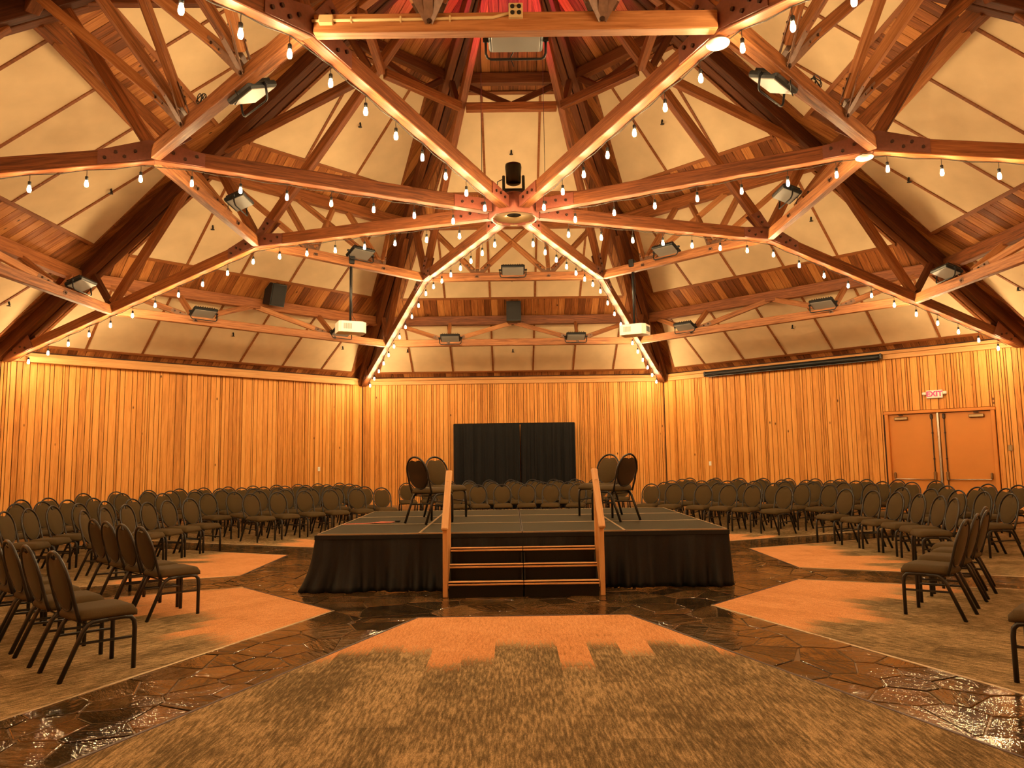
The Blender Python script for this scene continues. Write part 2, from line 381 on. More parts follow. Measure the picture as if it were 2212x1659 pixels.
# ---------------------------------------------------------------- floor: mortar bed, flagstones
ft = MB(); ft.prism([tuple(bearing(22.5 + 45 * k, R + .3)[:2]) for k in range(8)][::-1], -0.30, -0.006)
floor = struct(part('floor', ft, 'mortar'))
CA, CW = 3.767, 0.491
def clip_half(poly, nx, ny, d):
    out = []
    for i in range(len(poly)):
        a = poly[i]; b_ = poly[(i + 1) % len(poly)]
        da = a[0] * nx + a[1] * ny - d; db = b_[0] * nx + b_[1] * ny - d
        if da <= 0: out.append(a)
        if (da < 0) != (db < 0) and abs(da - db) > 1e-9:
            q = da / (da - db); out.append((a[0] + (b_[0] - a[0]) * q, a[1] + (b_[1] - a[1]) * q))
    return out
def voronoi(pts, region, gap):
    cells = []
    for i, p in enumerate(pts):
        poly = list(region)
        near = sorted(range(len(pts)), key=lambda j: (pts[j][0] - p[0]) ** 2 + (pts[j][1] - p[1]) ** 2)[1:26]
        for j in near:
            q = pts[j]; nx, ny = q[0] - p[0], q[1] - p[1]; ln = math.hypot(nx, ny) or 1
            nx /= ln; ny /= ln
            poly = clip_half(poly, nx, ny, (p[0] + q[0]) / 2 * nx + (p[1] + q[1]) / 2 * ny - gap / 2)
            if len(poly) < 3: break
        if len(poly) >= 3: cells.append(poly)
    return cells
def clean(poly):
    out = []
    for p in poly:
        if not out or math.hypot(p[0] - out[-1][0], p[1] - out[-1][1]) > 0.03: out.append(p)
    if len(out) > 2 and math.hypot(out[0][0] - out[-1][0], out[0][1] - out[-1][1]) < 0.03: out.pop()
    return out
stones = []
reg = [tuple(bearing(22.5 + 45 * k, CA / C22 + 0.0)[:2]) for k in range(8)][::-1]
pts = []
tries = 0
while len(pts) < 420 and tries < 20000:
    tries += 1
    x, y = rnd.uniform(-4.1, 4.1), rnd.uniform(-4.1, 4.1)
    if math.hypot(x, y) > 4.2: continue
    md = 0.46 if rnd.random() < .45 else 0.20
    if all(((x - p[0]) * .72) ** 2 + ((y - p[1]) * 1.3) ** 2 > md * md for p in pts): pts.append((x, y))
for c in voronoi(pts, reg, 0.013):
    if all(abs(x) < 2.25 and -2.05 < y < 1.2 for x, y in c): continue
    stones.append(clean(c))
for k in range(8):
    a = 22.5 + 45 * k
    r0, r1 = CA / C22 - 0.15, R - 0.03
    # strip between two carpets, starts at the octagon corner
    regk = [(-CW, 0), (CW, 0), (CW, r1), (-CW, r1)]
    pts = []; tries = 0
    while tries < 2000 and len(pts) < 80:
        tries += 1
        x, y = rnd.uniform(-CW, CW), rnd.uniform(r0, r1)
        md = 0.48 if rnd.random() < .45 else 0.20
        if all(((x - p[0]) * 1.2) ** 2 + ((y - p[1]) * .8) ** 2 > md * md for p in pts): pts.append((x, y))
    aa = rad(a)
    for c in voronoi(pts, regk, 0.013):
        # keep what lies outside the central octagon; a cell over its corner is cut in two there
        halves = [(c, 0)]
        if min(p[1] for p in c) < CA / C22 + .05: halves = [(clip_half(c, 1, 0, -.008), -1), (clip_half(c, -1, 0, -.008), 1)]
        for hc, sg in halves:
            if len(hc) < 3: continue
            pl = [(u * math.cos(aa) + y * math.sin(aa), -u * math.sin(aa) + y * math.cos(aa)) for u, y in hc]
            if sg:
                nn = (math.sin(rad(a + 22.5 * sg)), math.cos(rad(a + 22.5 * sg)))
                pl = clip_half(pl, -nn[0], -nn[1], -CA - 0.008)
            if len(pl) >= 3: stones.append(clean(pl))
def parea(p): return abs(sum(p[i][0] * p[(i + 1) % len(p)][1] - p[(i + 1) % len(p)][0] * p[i][1] for i in range(len(p)))) / 2
stones = [s for s in stones if len(s) >= 3 and parea(s) > 0.006]
def cenp(s): return (sum(p[0] for p in s) / len(s), sum(p[1] for p in s) / len(s))
def seen(s):
    c = cenp(s); d = c[1] + 11.003
    return parea(s) / max(0.6, d) ** 3 if d > 0.5 and abs(c[0]) < 0.74 * d + .4 else 0.0
stones.sort(key=lambda s: -seen(s))
rest = MB()
for i, s in enumerate(stones):
    c = cenp(s); zt = rnd.uniform(-0.001, 0.004)
    if parea(s) and sum(s[j][0] * s[(j + 1) % len(s)][1] - s[(j + 1) % len(s)][0] * s[j][1] for j in range(len(s))) < 0: s = s[::-1]
    if i < 299 and seen(s) > 0:
        mb = MB(); mb.prism([(x - c[0], y - c[1]) for x, y in s], -0.024, 0, ch=0.006)
        o = part('flagstone', mb, 'stone', floor, (c[0], c[1], zt), (rnd.uniform(-.004, .004), rnd.uniform(-.004, .004), 0))
    else:
        rest.prism(s, -0.03, zt, ch=0.006)
part('flagstone_remainder', rest, 'stone', floor, kind='stuff')

# ---------------------------------------------------------------- carpets
CNAME = {0: 'behind the stage', 45: 'right of the stage at the back', 90: 'on the far right side', 135: 'at the front right', 180: 'in the foreground below the steps', -135: 'at the front left', -90: 'on the far left side', -45: 'left of the stage at the back'}
for a in (0, 45, 90, 135, 180, -135, -90, -45):
    r1 = AP - 0.02
    hw = lambda Y: Y * T22 - CW / C22
    c = sector(a, 0, CA)
    poly = [(-hw(CA), 0), (hw(CA), 0), (hw(r1), r1 - CA), (-hw(r1), r1 - CA)]
    mb = MB(); mb.prism(poly, -0.006, 0.002)
    t_ = part('carpet', mb, 'carpet', None, tuple(c), (0, 0, -rad(a)))
    tag(t_, 'carpet sector, orange near the stage turning streaked olive, ' + CNAME[a], 'carpet')
    for sgn in (-1, 1):
        p0 = Vector((sgn * hw(CA), 0, 0.002)); p1 = Vector((sgn * hw(r1), r1 - CA, 0.002))
        beam('edge_strip', p0, p1, 0.024, 0.008, 'bolt' if a == 180 else 'alu', t_, ch=0.003)
    beam('edge_strip', (-hw(CA), 0, 0.001), (hw(CA), 0, 0.001), 0.024, 0.008, 'bolt', t_, ch=0.003)

# ---------------------------------------------------------------- walls
WN = {0: 'back', 45: 'back_right', 90: 'right', 135: 'front_right', 180: 'front', -135: 'front_left', -90: 'left', -45: 'back_left'}
HW = AP * T22
DOOR = (1.70, 3.93, 2.49)      # u0, u1, top on the back right wall
BM = {}
def boardmesh(w_, h_, d_):
    k = (w_, round(h_, 2), d_)
    if k not in BM:
        mb = MB(); mb.box((0, 0, h_ / 2), (w_, d_, h_), 0.004); BM[k] = mb.mesh('board', M['board'])
    return BM[k]
trim_i = 1
for a in WN:
    mb = MB()
    zt = 4.35
    if a == 45:
        mb.box(((-HW + DOOR[0]) / 2 - .1, 0.12, zt / 2), (HW + DOOR[0] + .2, 0.2, zt))
        mb.box(((HW + DOOR[1]) / 2 + .1, 0.12, zt / 2), (HW - DOOR[1] + .2, 0.2, zt))
        mb.box(((DOOR[0] + DOOR[1]) / 2, 0.12, (zt + DOOR[2]) / 2), (DOOR[1] - DOOR[0], 0.2, zt - DOOR[2]))
    else:
        mb.box((0, 0.12, zt / 2), (2 * HW + .2, 0.2, zt))
    mat = 'backing' if a in (0, 45, -45, 90, -90) else 'board'
    wl = struct(part('wall_' + WN[a], mb, mat, None, tuple(sector(a, 0, AP)), (0, 0, -rad(a))))
    if mat == 'backing':
        r_ = random.Random(100 + a); u = -HW + 0.01
        while u < HW - 0.03:
            wd = r_.choice([0.045, 0.06, 0.06, 0.085, 0.11, 0.11, 0.14, 0.165]); dp = r_.choice([0.012, 0.020, 0.020, 0.032])
            wd = min(wd, HW - 0.01 - u); mid = u + wd / 2
            z0, h_ = 0.14, 3.68
            if a == 45 and mid + wd / 2 > DOOR[0] - 0.02 and mid - wd / 2 < DOOR[1] + 0.02: z0 = DOOR[2] + 0.03; h_ = 3.82 - z0
            w2 = round(wd - 0.011, 3)
            if w2 > 0.012: link('board', boardmesh(w2, h_, dp), wl, (mid, 0.02 - dp / 2, z0))
            u += wd
    # wall plate trim at the top: two lapped boards, and the baseboard
    tr = struct(part('trim_%d' % trim_i, MB().box((0, 0, 0), (2 * HW - .10, 0.05, 0.12), .006), 'trim', None, tuple(sector(a, 0, AP - 0.045, 3.855)), (0, 0, -rad(a)))); trim_i += 1
    tr = struct(part('trim_%d' % trim_i, MB().box((0, 0, 0), (2 * HW - .14, 0.09, 0.075), .006), 'trim', None, tuple(sector(a, 0, AP - 0.065, 3.955)), (0, 0, -rad(a)))); trim_i += 1
    if a == -45:
        tr = struct(part('trim_%d' % trim_i, MB().box((0, 0, 0), (2 * HW - .9, 0.14, 0.14), .006), 'trim', None, tuple(sector(a, 0, AP - 0.16, 3.845)), (0, 0, -rad(a)))); trim_i += 1
    mb = MB()
    if a == 45:
        mb.box(((-HW + DOOR[0]) / 2, -.012, 0.07), (HW + DOOR[0] - .04, 0.022, 0.14), .004); mb.box(((HW + DOOR[1]) / 2, -.012, 0.07), (HW - DOOR[1] - .04, 0.022, 0.14), .004)
    else: mb.box((0, -.012, 0.07), (2 * HW - .04, 0.022, 0.14), .004)
    struct(part('baseboard_' + WN[a], mb, 'baseb', None, tuple(sector(a, 0, AP)), (0, 0, -rad(a))))

# ---------------------------------------------------------------- roof: deck boards, cream panels, battens
def roofpt(u, Y, off=0.0):     # sector local coords; off below the deck underside (normal direction)
    n_ = math.sqrt(1 + KR * KR)
    return Vector((u, Y - off * KR / n_, zroof(Y) - off / n_))
DECKC = {}
def rpoly(name, poly, th, off, mat, parent, org):
    """a slab whose outline (u,Y) lies on the roof slope, th thick, top face off below the deck"""
    mb = MB(); n = len(poly)
    # local frame: x along u, y up the slope (towards the centre), z = inward-down normal reversed
    c = (sum(p[0] for p in poly) / n, sum(p[1] for p in poly) / n)
    sl = math.sqrt(1 + KR * KR)
    loc = [(-(p[0] - c[0]), (c[1] - p[1]) * sl) for p in poly]
    if sum(loc[j][0] * loc[(j + 1) % n][1] - loc[(j + 1) % n][0] * loc[j][1] for j in range(n)) < 0: loc = loc[::-1]
    mb.prism(loc, -th, 0)
    o = part(name, mb, mat, parent)
    x = Vector((1, 0, 0)); y = Vector((0, -1, KR)).normalized(); z = x.cross(y)
    if z.z < 0: z = -z; x = -x
    m_ = Matrix((x, y, z)).transposed().to_4x4(); m_.translation = roofpt(c[0], c[1], off) - org
    o.matrix_basis = m_
    return o
TIERS = [(10.94, 9.07), (8.30, 6.20), (5.40, 3.35)]
INS = 0.47
def make_ceiling(full):
    org = Vector((0, AP, 0))
    root = bpy.data.objects.new('ceiling', None); COL.objects.link(root); struct(root)
    bw = 0.185; n = int(2 * HW / bw) + 1
    for i in range(n):
        u0 = -HW - .03 + i * bw; u1 = u0 + bw - 0.010
        # from the wall up to the hip line
        lo = AP + 0.1
        a_, b_ = (u0, u1) if abs(u0) < abs(u1) else (u1, u0)
        pl = [(u0, lo), (u1, lo), (u1, max(0.05, abs(u1) / T22 - .02)), (u0, max(0.05, abs(u0) / T22 - .02))]
        if u0 < 0 < u1: pl = [(u0, lo), (u1, lo), (u1, max(0.05, u1 / T22 - .02)), (0, 0.03), (u0, max(0.05, -u0 / T22 - .02))]
        pl = [(p[0], min(p[1], lo - 0.001) if k_ > 1 else p[1]) for k_, p in enumerate(pl)]
        rpoly('deck_board', pl, 0.03, -0.03, 'deck', root, org)
    # roof skin above the boards (keeps the room closed)
    rpoly('roof_skin', [(-HW - .1, AP + .25), (HW + .1, AP + .25), (0, -0.05)], 0.02, -0.06, 'backing', root, org)
    hwk = lambda Y: Y * T22 - INS
    for (Ya, Yb) in TIERS:
        cuts = [c for c in [-4.27, -3.05, -1.83, -.61, .61, 1.83, 3.05, 4.27]]
        edges = [-9] + cuts + [9]
        for e0, e1 in zip(edges, edges[1:]):
            pl = [(-hwk(Ya), Ya), (hwk(Ya), Ya), (hwk(Yb), Yb), (-hwk(Yb), Yb)]
            pl = clip_half(pl, -1, 0, -e0); pl = clip_half(pl, 1, 0, e1) if pl else pl
            if len(pl) >= 3 and parea(pl) > 0.01: rpoly('fabric_panel', pl, 0.03, 0.0, 'fabric', root, org)
        for c in cuts:
            Ylo, Yhi = Ya, max(Yb, (abs(c) + INS) / T22)
            if Yhi < Ylo - 0.05: rpoly('batten', [(c - .025, Ylo), (c + .025, Ylo), (c + .025, Yhi), (c - .025, Yhi)], 0.018, 0.03, 'batten', root, org)
        for Y_, s_ in ((Ya, 1), (Yb, -1)):
            rpoly('panel_edge', [(-hwk(Y_) - .03, Y_), (hwk(Y_) + .03, Y_), (hwk(Y_) + .03, Y_ + .06 * s_), (-hwk(Y_) - .03, Y_ + .06 * s_)], 0.045, 0.0, 'batten', root, org)
        for s_ in (-1, 1):
            rpoly('panel_edge', [(s_ * hwk(Ya), Ya), (s_ * (hwk(Ya) + .055), Ya), (s_ * (hwk(Yb) + .055), Yb), (s_ * hwk(Yb), Yb)], 0.045, 0.0, 'batten', root, org)
    return root
ceil0 = make_ceiling(True)
for a in (0, 45, 90, 135, 180, -135, -90, -45):
    if a == 0: ceil0.location = sector(0, 0, AP)
    else: dup(ceil0, sector(a, 0, AP), -rad(a))

# ---------------------------------------------------------------- radial trusses (one per corner of the octagon)
ZK, RK = 5.414, 5.074        # underside of the kink of the bottom chord
ZH, ZC = 5.289, 3.723        # underside at hub, at wall corner
CWD, CH = 0.14, 0.20         # chord width, depth
def boltmb(pts, axis, r=0.022, d=0.02):
    mb = MB()
    for p in pts:
        p = Vector(p); q = p + Vector(axis) * d
        mb.tube([p, q], r, 6)
    return mb
def make_truss(label):
    org = Vector((0, R - 0.1, ZC))
    root = thing('radial_truss', label, 'roof truss')
    P = lambda r, z: (0, r, z)
    bm = lambda nm, a, b_, w_, h_, mt, **k: beam(nm, P(*a), P(*b_), w_, h_, mt, root, off=org, **k)
    bm('inner_chord', (0.42, ZH + CH / 2), (RK, ZK + CH / 2), CWD, CH, 'beam')
    so = (ZK - ZC) / (R - RK)
    bm('outer_chord', (RK, ZK + CH / 2 - .01), (R - 0.16, ZC + 0.02 + CH / 2), CWD, CH, 'beam')
    kh = KR * C22
    zh = lambda r: ZW + kh * (R - r)
    # paired hip rafter
    for s_ in (-1, 1):
        beam('hip_rafter', (s_ * 0.085, 0.35, zh(0.35) - 0.17), (s_ * 0.085, R - 0.06, zh(R - 0.06) - 0.17), 0.145, 0.30, 'hip', root, off=org)
    bm('hip_cover_plank', (0.5, zh(0.5) - 0.02), (R - 0.1, zh(R - 0.1) - 0.02), 0.72, 0.03, 'hip')
    bm('main_strut', (5.02, ZK + CH), (0.55, 10.38), 0.13, 0.17, 'beam')
    bm('outward_strut', (5.10, ZK + CH), (6.15, zh(6.15) - 0.28), 0.13, 0.15, 'beam')
    bm('upper_tie', (6.10, 7.40), (2.66, 8.22), 0.12, 0.15, 'beam')
    bm('upper_post', (2.62, 8.22), (3.12, zh(3.12) - 0.28), 0.11, 0.12, 'hip')
    bm('lower_strut', (8.72, 4.74), (6.75, zh(6.75) - 0.28), 0.12, 0.16, 'beam')
    bm('lower_post', (8.82, 4.76), (9.32, zh(9.32) - 0.28), 0.11, 0.11, 'hip')
    # steel side plates with bolts
    def plate(pl, name='gusset_plate', mat='steel'):
        for s_ in (-1, 1):
            mb = MB(); mb.prism(pl, -0.006, 0.006)
            o = part(name, mb, mat, root)
            mt = Matrix(((0, 0, 1, s_ * (CWD / 2 + .006)), (1, 0, 0, 0), (0, 1, 0, 0), (0, 0, 0, 1))); o.matrix_basis = Matrix.Translation(-org) @ mt
    def bolts(pts):
        for s_ in (-1, 1):
            mb = boltmb([(s_ * (CWD / 2 + .012), r, z) for r, z in pts], (s_, 0, 0))
            part('bolt_heads', mb, 'bolt', root, tuple(-org), kind='stuff')
    z_in = lambda r: ZH + (ZK - ZH) * (r - .42) / (RK - .42)
    z_out = lambda r: ZK - (ZK - ZC - .02) * (r - RK) / (R - .16 - RK)
    plate([(RK - .62, z_in(RK - .62) + .01), (RK, ZK + .01), (RK + .62, z_out(RK + .62) + .01), (RK + .62, z_out(RK + .62) + CH - .01), (RK + .05, ZK + CH + .06), (RK - .62, z_in(RK - .62) + CH - .01)])
    bolts([(RK + d, (z_in(RK + d) if d < 0 else z_out(RK + d)) + CH / 2 + e) for d, e in ((-.52, .03), (-.38, -.03), (-.24, .03), (.2, .03), (.32, -.03), (.42, .04), (.54, -.02))])
    plate([(0.40, ZH + .01), (1.0, z_in(1.0) + .01), (1.0, z_in(1.0) + CH - .01), (.40, ZH + CH - .01)], 'hub_plate', 'hubsteel')
    bolts([(.56, ZH + .11), (.72, ZH + .12), (.88, ZH + .10)])
    plate([(10.95, z_out(10.95) + .01), (R - .2, ZC + .03), (R - .3, ZC + .35), (11.2, z_out(11.2) + .45)])
    bolts([(11.2, z_out(11.2) + .08), (11.35, z_out(11.35) + .14), (11.5, z_out(11.5) + .06), (11.62, z_out(11.62) + .16)])
    plate([(4.62, ZK + .42), (4.82, ZK + .52), (5.08, ZK + CH), (4.9, ZK + CH)])
    bolts([(4.78, ZK + .40), (4.86, ZK + .31)])
    return root, org
TL = {-22.5: 'slender radial timber truss running from the hub to the back left corner', 22.5: 'slender radial timber truss running from the hub to the back right corner',
      -67.5: 'radial timber truss ending where the left board wall leaves the frame', 67.5: 'radial timber truss ending above the double doors at right',
      -112.5: 'radial timber truss leaving the frame at the left edge', 112.5: 'radial timber truss with white disc leaving at the right edge',
      -157.5: 'nearest radial timber truss at upper left carrying conduit', 157.5: 'nearest radial timber truss at upper right with white disc'}
tr0, torg = make_truss(TL[-22.5])
for a in TL:
    loc = bearing(a, torg.y, torg.z)
    if a == -22.5: tr0.location = loc; tr0.rotation_euler = (0, 0, -rad(a))
    else: dup(tr0, loc, -rad(a), TL[a])

# ---------------------------------------------------------------- ring trusses between them
SN = {0: 'in the middle at the back', 45: 'in the back right bay', 90: 'in the right bay', 135: 'in the near right bay', 180: 'across the top of the view', -135: 'in the near left bay', -90: 'in the left bay', -45: 'in the back left bay'}
def make_ring(nm, lab, Yc, zc, half, w_, h_, joints, tops, Yp, zp, mat, chordmat, plates=True, centre=None, bw=0.085, bh=0.12):
    org = Vector((0, Yc, zc))
    root = thing(nm, lab, 'tie truss')
    beam('bottom_chord', (-half, Yc, zc + h_ / 2), (half, Yc, zc + h_ / 2), w_, h_, chordmat, root, off=org)
    zj = zc + h_ * 0.75
    for j, tp in zip(joints, tops):
        for k, tu in enumerate(tp):
            d = Vector((tu, Yp, zp)) - Vector((j, Yc, zj))
            p0 = Vector((j, Yc, zj)) + d.normalized() * (0.20 if plates else 0.03)
            beam('brace' if abs(tu - j) > .2 else 'hanger', p0, (tu, Yp, zp), bw, bh, mat, root, off=org)
        if plates:
            mb = MB()
            for s_ in (-1, 1):
                yo = Yc + s_ * (w_ / 2 + .012) - org.y
                for tu in tp:
                    d = (Vector((tu, Yp, zp)) - Vector((j, Yc, zj))).normalized()
                    sd = Vector((-d.z, 0, d.x)).normalized() * 0.042
                    p = Vector((j, yo, zc + h_ * .45 - org.z)); q = Vector((j, Yc - org.y, zj - org.z)) + d * 0.50 + Vector((0, s_ * (bw / 2 + .004), 0))
                    vs = [p - sd, p + sd, q + sd, q - sd]
                    th = Vector((0, s_ * .008, 0))
                    mb.add([v for v in vs] + [v + th for v in vs], [(0, 1, 2, 3), (7, 6, 5, 4), (0, 4, 5, 1), (1, 5, 6, 2), (2, 6, 7, 3), (3, 7, 4, 0)])
            part('strap_plate', mb, 'strap', root)
            bb = MB()
            for s_ in (-1, 1):
                yo = Yc + s_ * (w_ / 2 + .02) - org.y
                bb.tube([(j, yo, zc + h_ * .45 - org.z), (j, yo + s_ * .02, zc + h_ * .45 - org.z)], .022, 6)
                for tu in tp:
                    d = (Vector((tu, Yp, zp)) - Vector((j, Yc, zj))).normalized()
                    for q_ in (.32, .43):
                        p = Vector((j, Yc - org.y, zj - org.z)) + d * q_ + Vector((0, s_ * (bw / 2 + .012), 0))
                        bb.tube([p, p + Vector((0, s_ * .018, 0))], .018, 6)
            part('bolt_heads', bb, 'bolt', root, kind='stuff')
    if centre:
        pass
    return root, org
Y1 = RK * C22; Y2 = 8.76 * C22
PUR1, PUR2, PUR3 = 8.88, 6.02, 2.95
def spread(root, org, labels):
    for a in SN:
        loc = sector(a, 0, org.y, org.z)
        if a == 0: root.location = loc; root.rotation_euler = (0, 0, 0); root['label'] = labels(a)
        else: dup(root, loc, -rad(a), labels(a))
r1o, o1 = make_ring('inner_tie_truss', '', Y1, 5.42, RK * math.sin(rad(22.5)) - .09, 0.12, 0.18, (-.79, .79), ((-1.95, -.80, .42), (-.42, .80, 1.95)), PUR2, zroof(PUR2) - .28, 'tie', 'tie')
spread(r1o, o1, lambda a: 'upper tie truss with crossed braces near the hub, ' + SN[a])
r2o, o2 = make_ring('outer_tie_truss', '', Y2, 4.50, 8.76 * math.sin(rad(22.5)) - .09, 0.12, 0.18, (-1.72, 1.72), ((-3.25, -1.74, -.06), (.06, 1.74, 3.25)), PUR1, zroof(PUR1) - .26, 'tie', 'tie')
spread(r2o, o2, lambda a: 'lower tie truss of low W braces nearer the wall, ' + SN[a])
r3o, o3 = make_ring('collar_truss', '', 2.42 * C22, 8.12, 2.42 * math.sin(rad(22.5)) - .06, 0.12, 0.16, (0.0,), ((-.98, .98),), PUR3, zroof(PUR3) - .26, 'hip', 'beam', plates=False, bw=0.09, bh=0.11)
spread(r3o, o3, lambda a: 'small collar truss high in the roof peak, ' + SN[a])
# purlins
def purlins(nm, Yp, w_, h_, word, mat):
    proto = None
    half = Yp * T22 - 0.16
    for a in SN:
        o = link(nm, boxmesh(2 * half, w_, h_, mat), None, sector(a, 0, Yp, zroof(Yp) - h_ / 2 - .005 - w_ / 2 * KR), (0, 0, -rad(a)))
        tag(o, word + ', ' + SN[a], 'beam')
purlins('lower_purlin', PUR1, 0.16, 0.25, 'lowest timber purlin under the board band', 'beam')
purlins('middle_purlin', PUR2, 0.16, 0.25, 'middle timber purlin between the cream panel rows', 'beam')
purlins('upper_purlin', PUR3, 0.14, 0.22, 'highest timber purlin at the foot of the peak', 'hip')

# ---------------------------------------------------------------- hub
hub = thing('steel_hub', 'red steel octagonal hub where the eight radial beams meet', 'hub', (0, 0, 5.24))
mb = MB(); 
pr_o = [(0.36 / C22 * math.cos(rad(45 * k)), 0.36 / C22 * math.sin(rad(45 * k))) for k in range(8)]
# outer octagonal shell (open at the bottom)
vs = [(x, y, z) for z in (0, .30) for x, y in pr_o] + [(x * .9, y * .9, z) for z in (0, .30) for x, y in pr_o]
fs = []
for i in range(8):
    j = (i + 1) % 8
    fs += [(i, j, 8 + j, 8 + i), (16 + j, 16 + i, 24 + i, 24 + j), (j, i, 16 + i, 16 + j), (8 + i, 8 + j, 24 + j, 24 + i)]
mb.add(vs, fs); part('hub_shell', mb, 'hubsteel', hub)
part('top_plate', MB().prism(pr_o, .28, .31), 'hubsteel', hub)
ml = MB().lathe([(.335, .045), (.12, .055), (.115, .075)], 32, cap=False); part('reflector_cone', ml, 'reflector', hub, smooth=True)
part('dark_opening', MB().lathe([(.0, .07), (.118, .07), (.118, .09), (0, .09)], 24, cap=False), 'black', hub)
part('rim_ring', MB().tube([(.345 * math.cos(2 * PI * k / 32), .345 * math.sin(2 * PI * k / 32), .012) for k in range(32)], .016, 6, closed=True), 'alu', hub, smooth=True)

# ---------------------------------------------------------------- string lights along the beams
bprof = [(.010, 0), (.014, -.010), (.019, -.028), (.0225, -.050), (.022, -.068), (.016, -.084), (.004, -.090)]
BULBM = MB().lathe(bprof, 10).mesh('bulb', M['bulb'], True)
SOCKM = MB().lathe([(.014, .05), (.019, .045), (.019, 0), (.015, -.004)], 8).mesh('socket', M['black'], True)
STEMM = MB().tube([(0, 0, 0.05), (0.004, 0, .09), (0, 0, .13)], .004, 5).mesh('drop_cord', M['cord'])
SL = {-22.5: 'warm bulb string hanging under the back left radial beam', 22.5: 'warm bulb string hanging under the back right radial beam',
      -67.5: 'warm bulb string hanging under the beam running to the left wall', 67.5: 'warm bulb string under the beam running down to the double doors',
      -112.5: 'warm bulb string under the beam leaving at the left edge', 112.5: 'warm bulb string under the beam leaving at the right edge',
      -157.5: 'warm bulb string under the nearest beam at upper left', 157.5: 'warm bulb string under the nearest beam at upper right'}
def chord_z(r): return ZH + (ZK - ZH) * (r - .42) / (RK - .42) if r < RK else ZK - (ZK - ZC - .02) * (r - RK) / (R - .16 - RK)
for a, lab in SL.items():
    th = thing('string_light', lab, 'string lights', bearing(a, .5, ZH), -rad(a))
    side = 0.055 if a < 0 else -0.055
    org = Vector((0, .5, ZH))
    pts_ = []
    nb = 19
    for i in range(nb):
        r = 0.98 + 0.605 * i
        if r > R - .25: break
        z = chord_z(r)
        pts_.append(Vector((side, r, z - .012)) - org)
        if i < nb - 1: pts_.append(Vector((side * 1.1, r + .3, chord_z(r + .3) - .030)) - org)
        bh = link('bulb', BULBM, th, tuple(Vector((side, r, z - .145)) - org))
        link('socket', SOCKM, bh); link('drop_cord', STEMM, bh)
    part('cable', MB().tube(pts_, .006, 5), 'cord', th)

# ---------------------------------------------------------------- LED flood lights on the tie chords
def make_flood():
    f = thing('flood_light', '', 'flood light')
    hd = part('housing', MB().box((0, 0, .02), (.52, .34, .07), .02), 'black', f, rot=(rad(-24), 0, 0))
    fins = MB()
    for k in range(9): fins.box((-.20 + k * .05, 0, .07), (.012, .26, .045), 0)
    part('cooling_fins', fins, 'black', hd)
    part('lens', MB().box((0, 0, -.018), (.46, .28, .012), .004), 'lens', hd)
    yk = [(-.285, 0, .02), (-.285, -.02, -.10), (-.27, -.03, -.135), (-.24, -.035, -.15), (.24, -.035, -.15), (.27, -.03, -.135), (.285, -.02, -.10), (.285, 0, .02)]
    part('yoke', MB().tube(yk, .012, 6), 'black', f, smooth=True)
    kn = MB().tube([(-.31, 0, .02), (-.25, 0, .02)], .022, 8); kn.tube([(.25, 0, .02), (.31, 0, .02)], .022, 8)
    part('tilt_knob', kn, 'black', f)
    part('handle', MB().tube([(-.1, .05, .06), (-.1, .06, .12), (-.07, .06, .135), (.07, .06, .135), (.1, .06, .12), (.1, .05, .06)], .008, 6), 'black', f)
    part('lead', MB().tube([(.06, .0, .06), (.1, .14, .10), (.02, .2, .0), (-.05, .17, -.12), (-.02, .2, -.2)], .006, 5), 'black', f)
    return f
FL = [(0, 0.0, Y1, 5.60, 'black flood light on the tie beam below the hub at the back'), (-45, .17, Y1, 5.68, 'black flood light above the left projector pole'), (45, -.15, Y1, 5.66, 'black flood light right of the right projector pole'),
      (-90, .62, Y1, 5.80, 'black flood light under the left bay beam, lens facing down'), (90, -.62, Y1, 5.80, 'black flood light under the right bay beam, lens facing down'),
      (-135, -.55, Y1, 5.45, 'large black flood light with pale lens on the near left tie beam'), (135, .65, Y1, 5.45, 'large black flood light with pale lens on the near right tie beam'), (180, 0.0, Y1, 5.40, 'flood light under the foremost beam at the top centre, seen head on'),
      (0, -1.66, Y2, 4.68, 'left of two black flood lights over the back wall curtain'), (0, 1.66, Y2, 4.68, 'right of two black flood lights over the back wall curtain'), (-45, -1.58, Y2, 4.74, 'black flood light on the low tie beam left of the left projector'),
      (-45, 1.85, Y2, 4.70, 'black flood light partly hidden behind the left projector'), (45, -1.84, Y2, 4.73, 'black flood light just right of the right projector'), (45, 1.59, Y2, 4.75, 'black flood light over the right wall near the screen case end'),
      (-90, 2.04, Y2, 4.80, 'black flood light at the far left edge on a low tie beam'), (90, -2.0, Y2, 4.80, 'black flood light at the far right edge on a low tie beam')]
fl0 = make_flood()
for i, (a, u, Y, z, lab) in enumerate(FL):
    loc = sector(a, u, Y - .16, z); rz = -rad(a)
    if a == 180: loc = sector(a, u, Y - .20, 5.46); rz += PI
    if i == 0: fl0.location = loc; fl0.rotation_euler = (0, 0, rz); fl0['label'] = lab; fl0['group'] = 'flood lights'
    else:
        fo = dup(fl0, loc, rz, lab, 'flood lights')
        if a == 180: fo.rotation_euler = (rad(26), 0, rz)
# the foremost light hangs under its beam and faces back over the stage

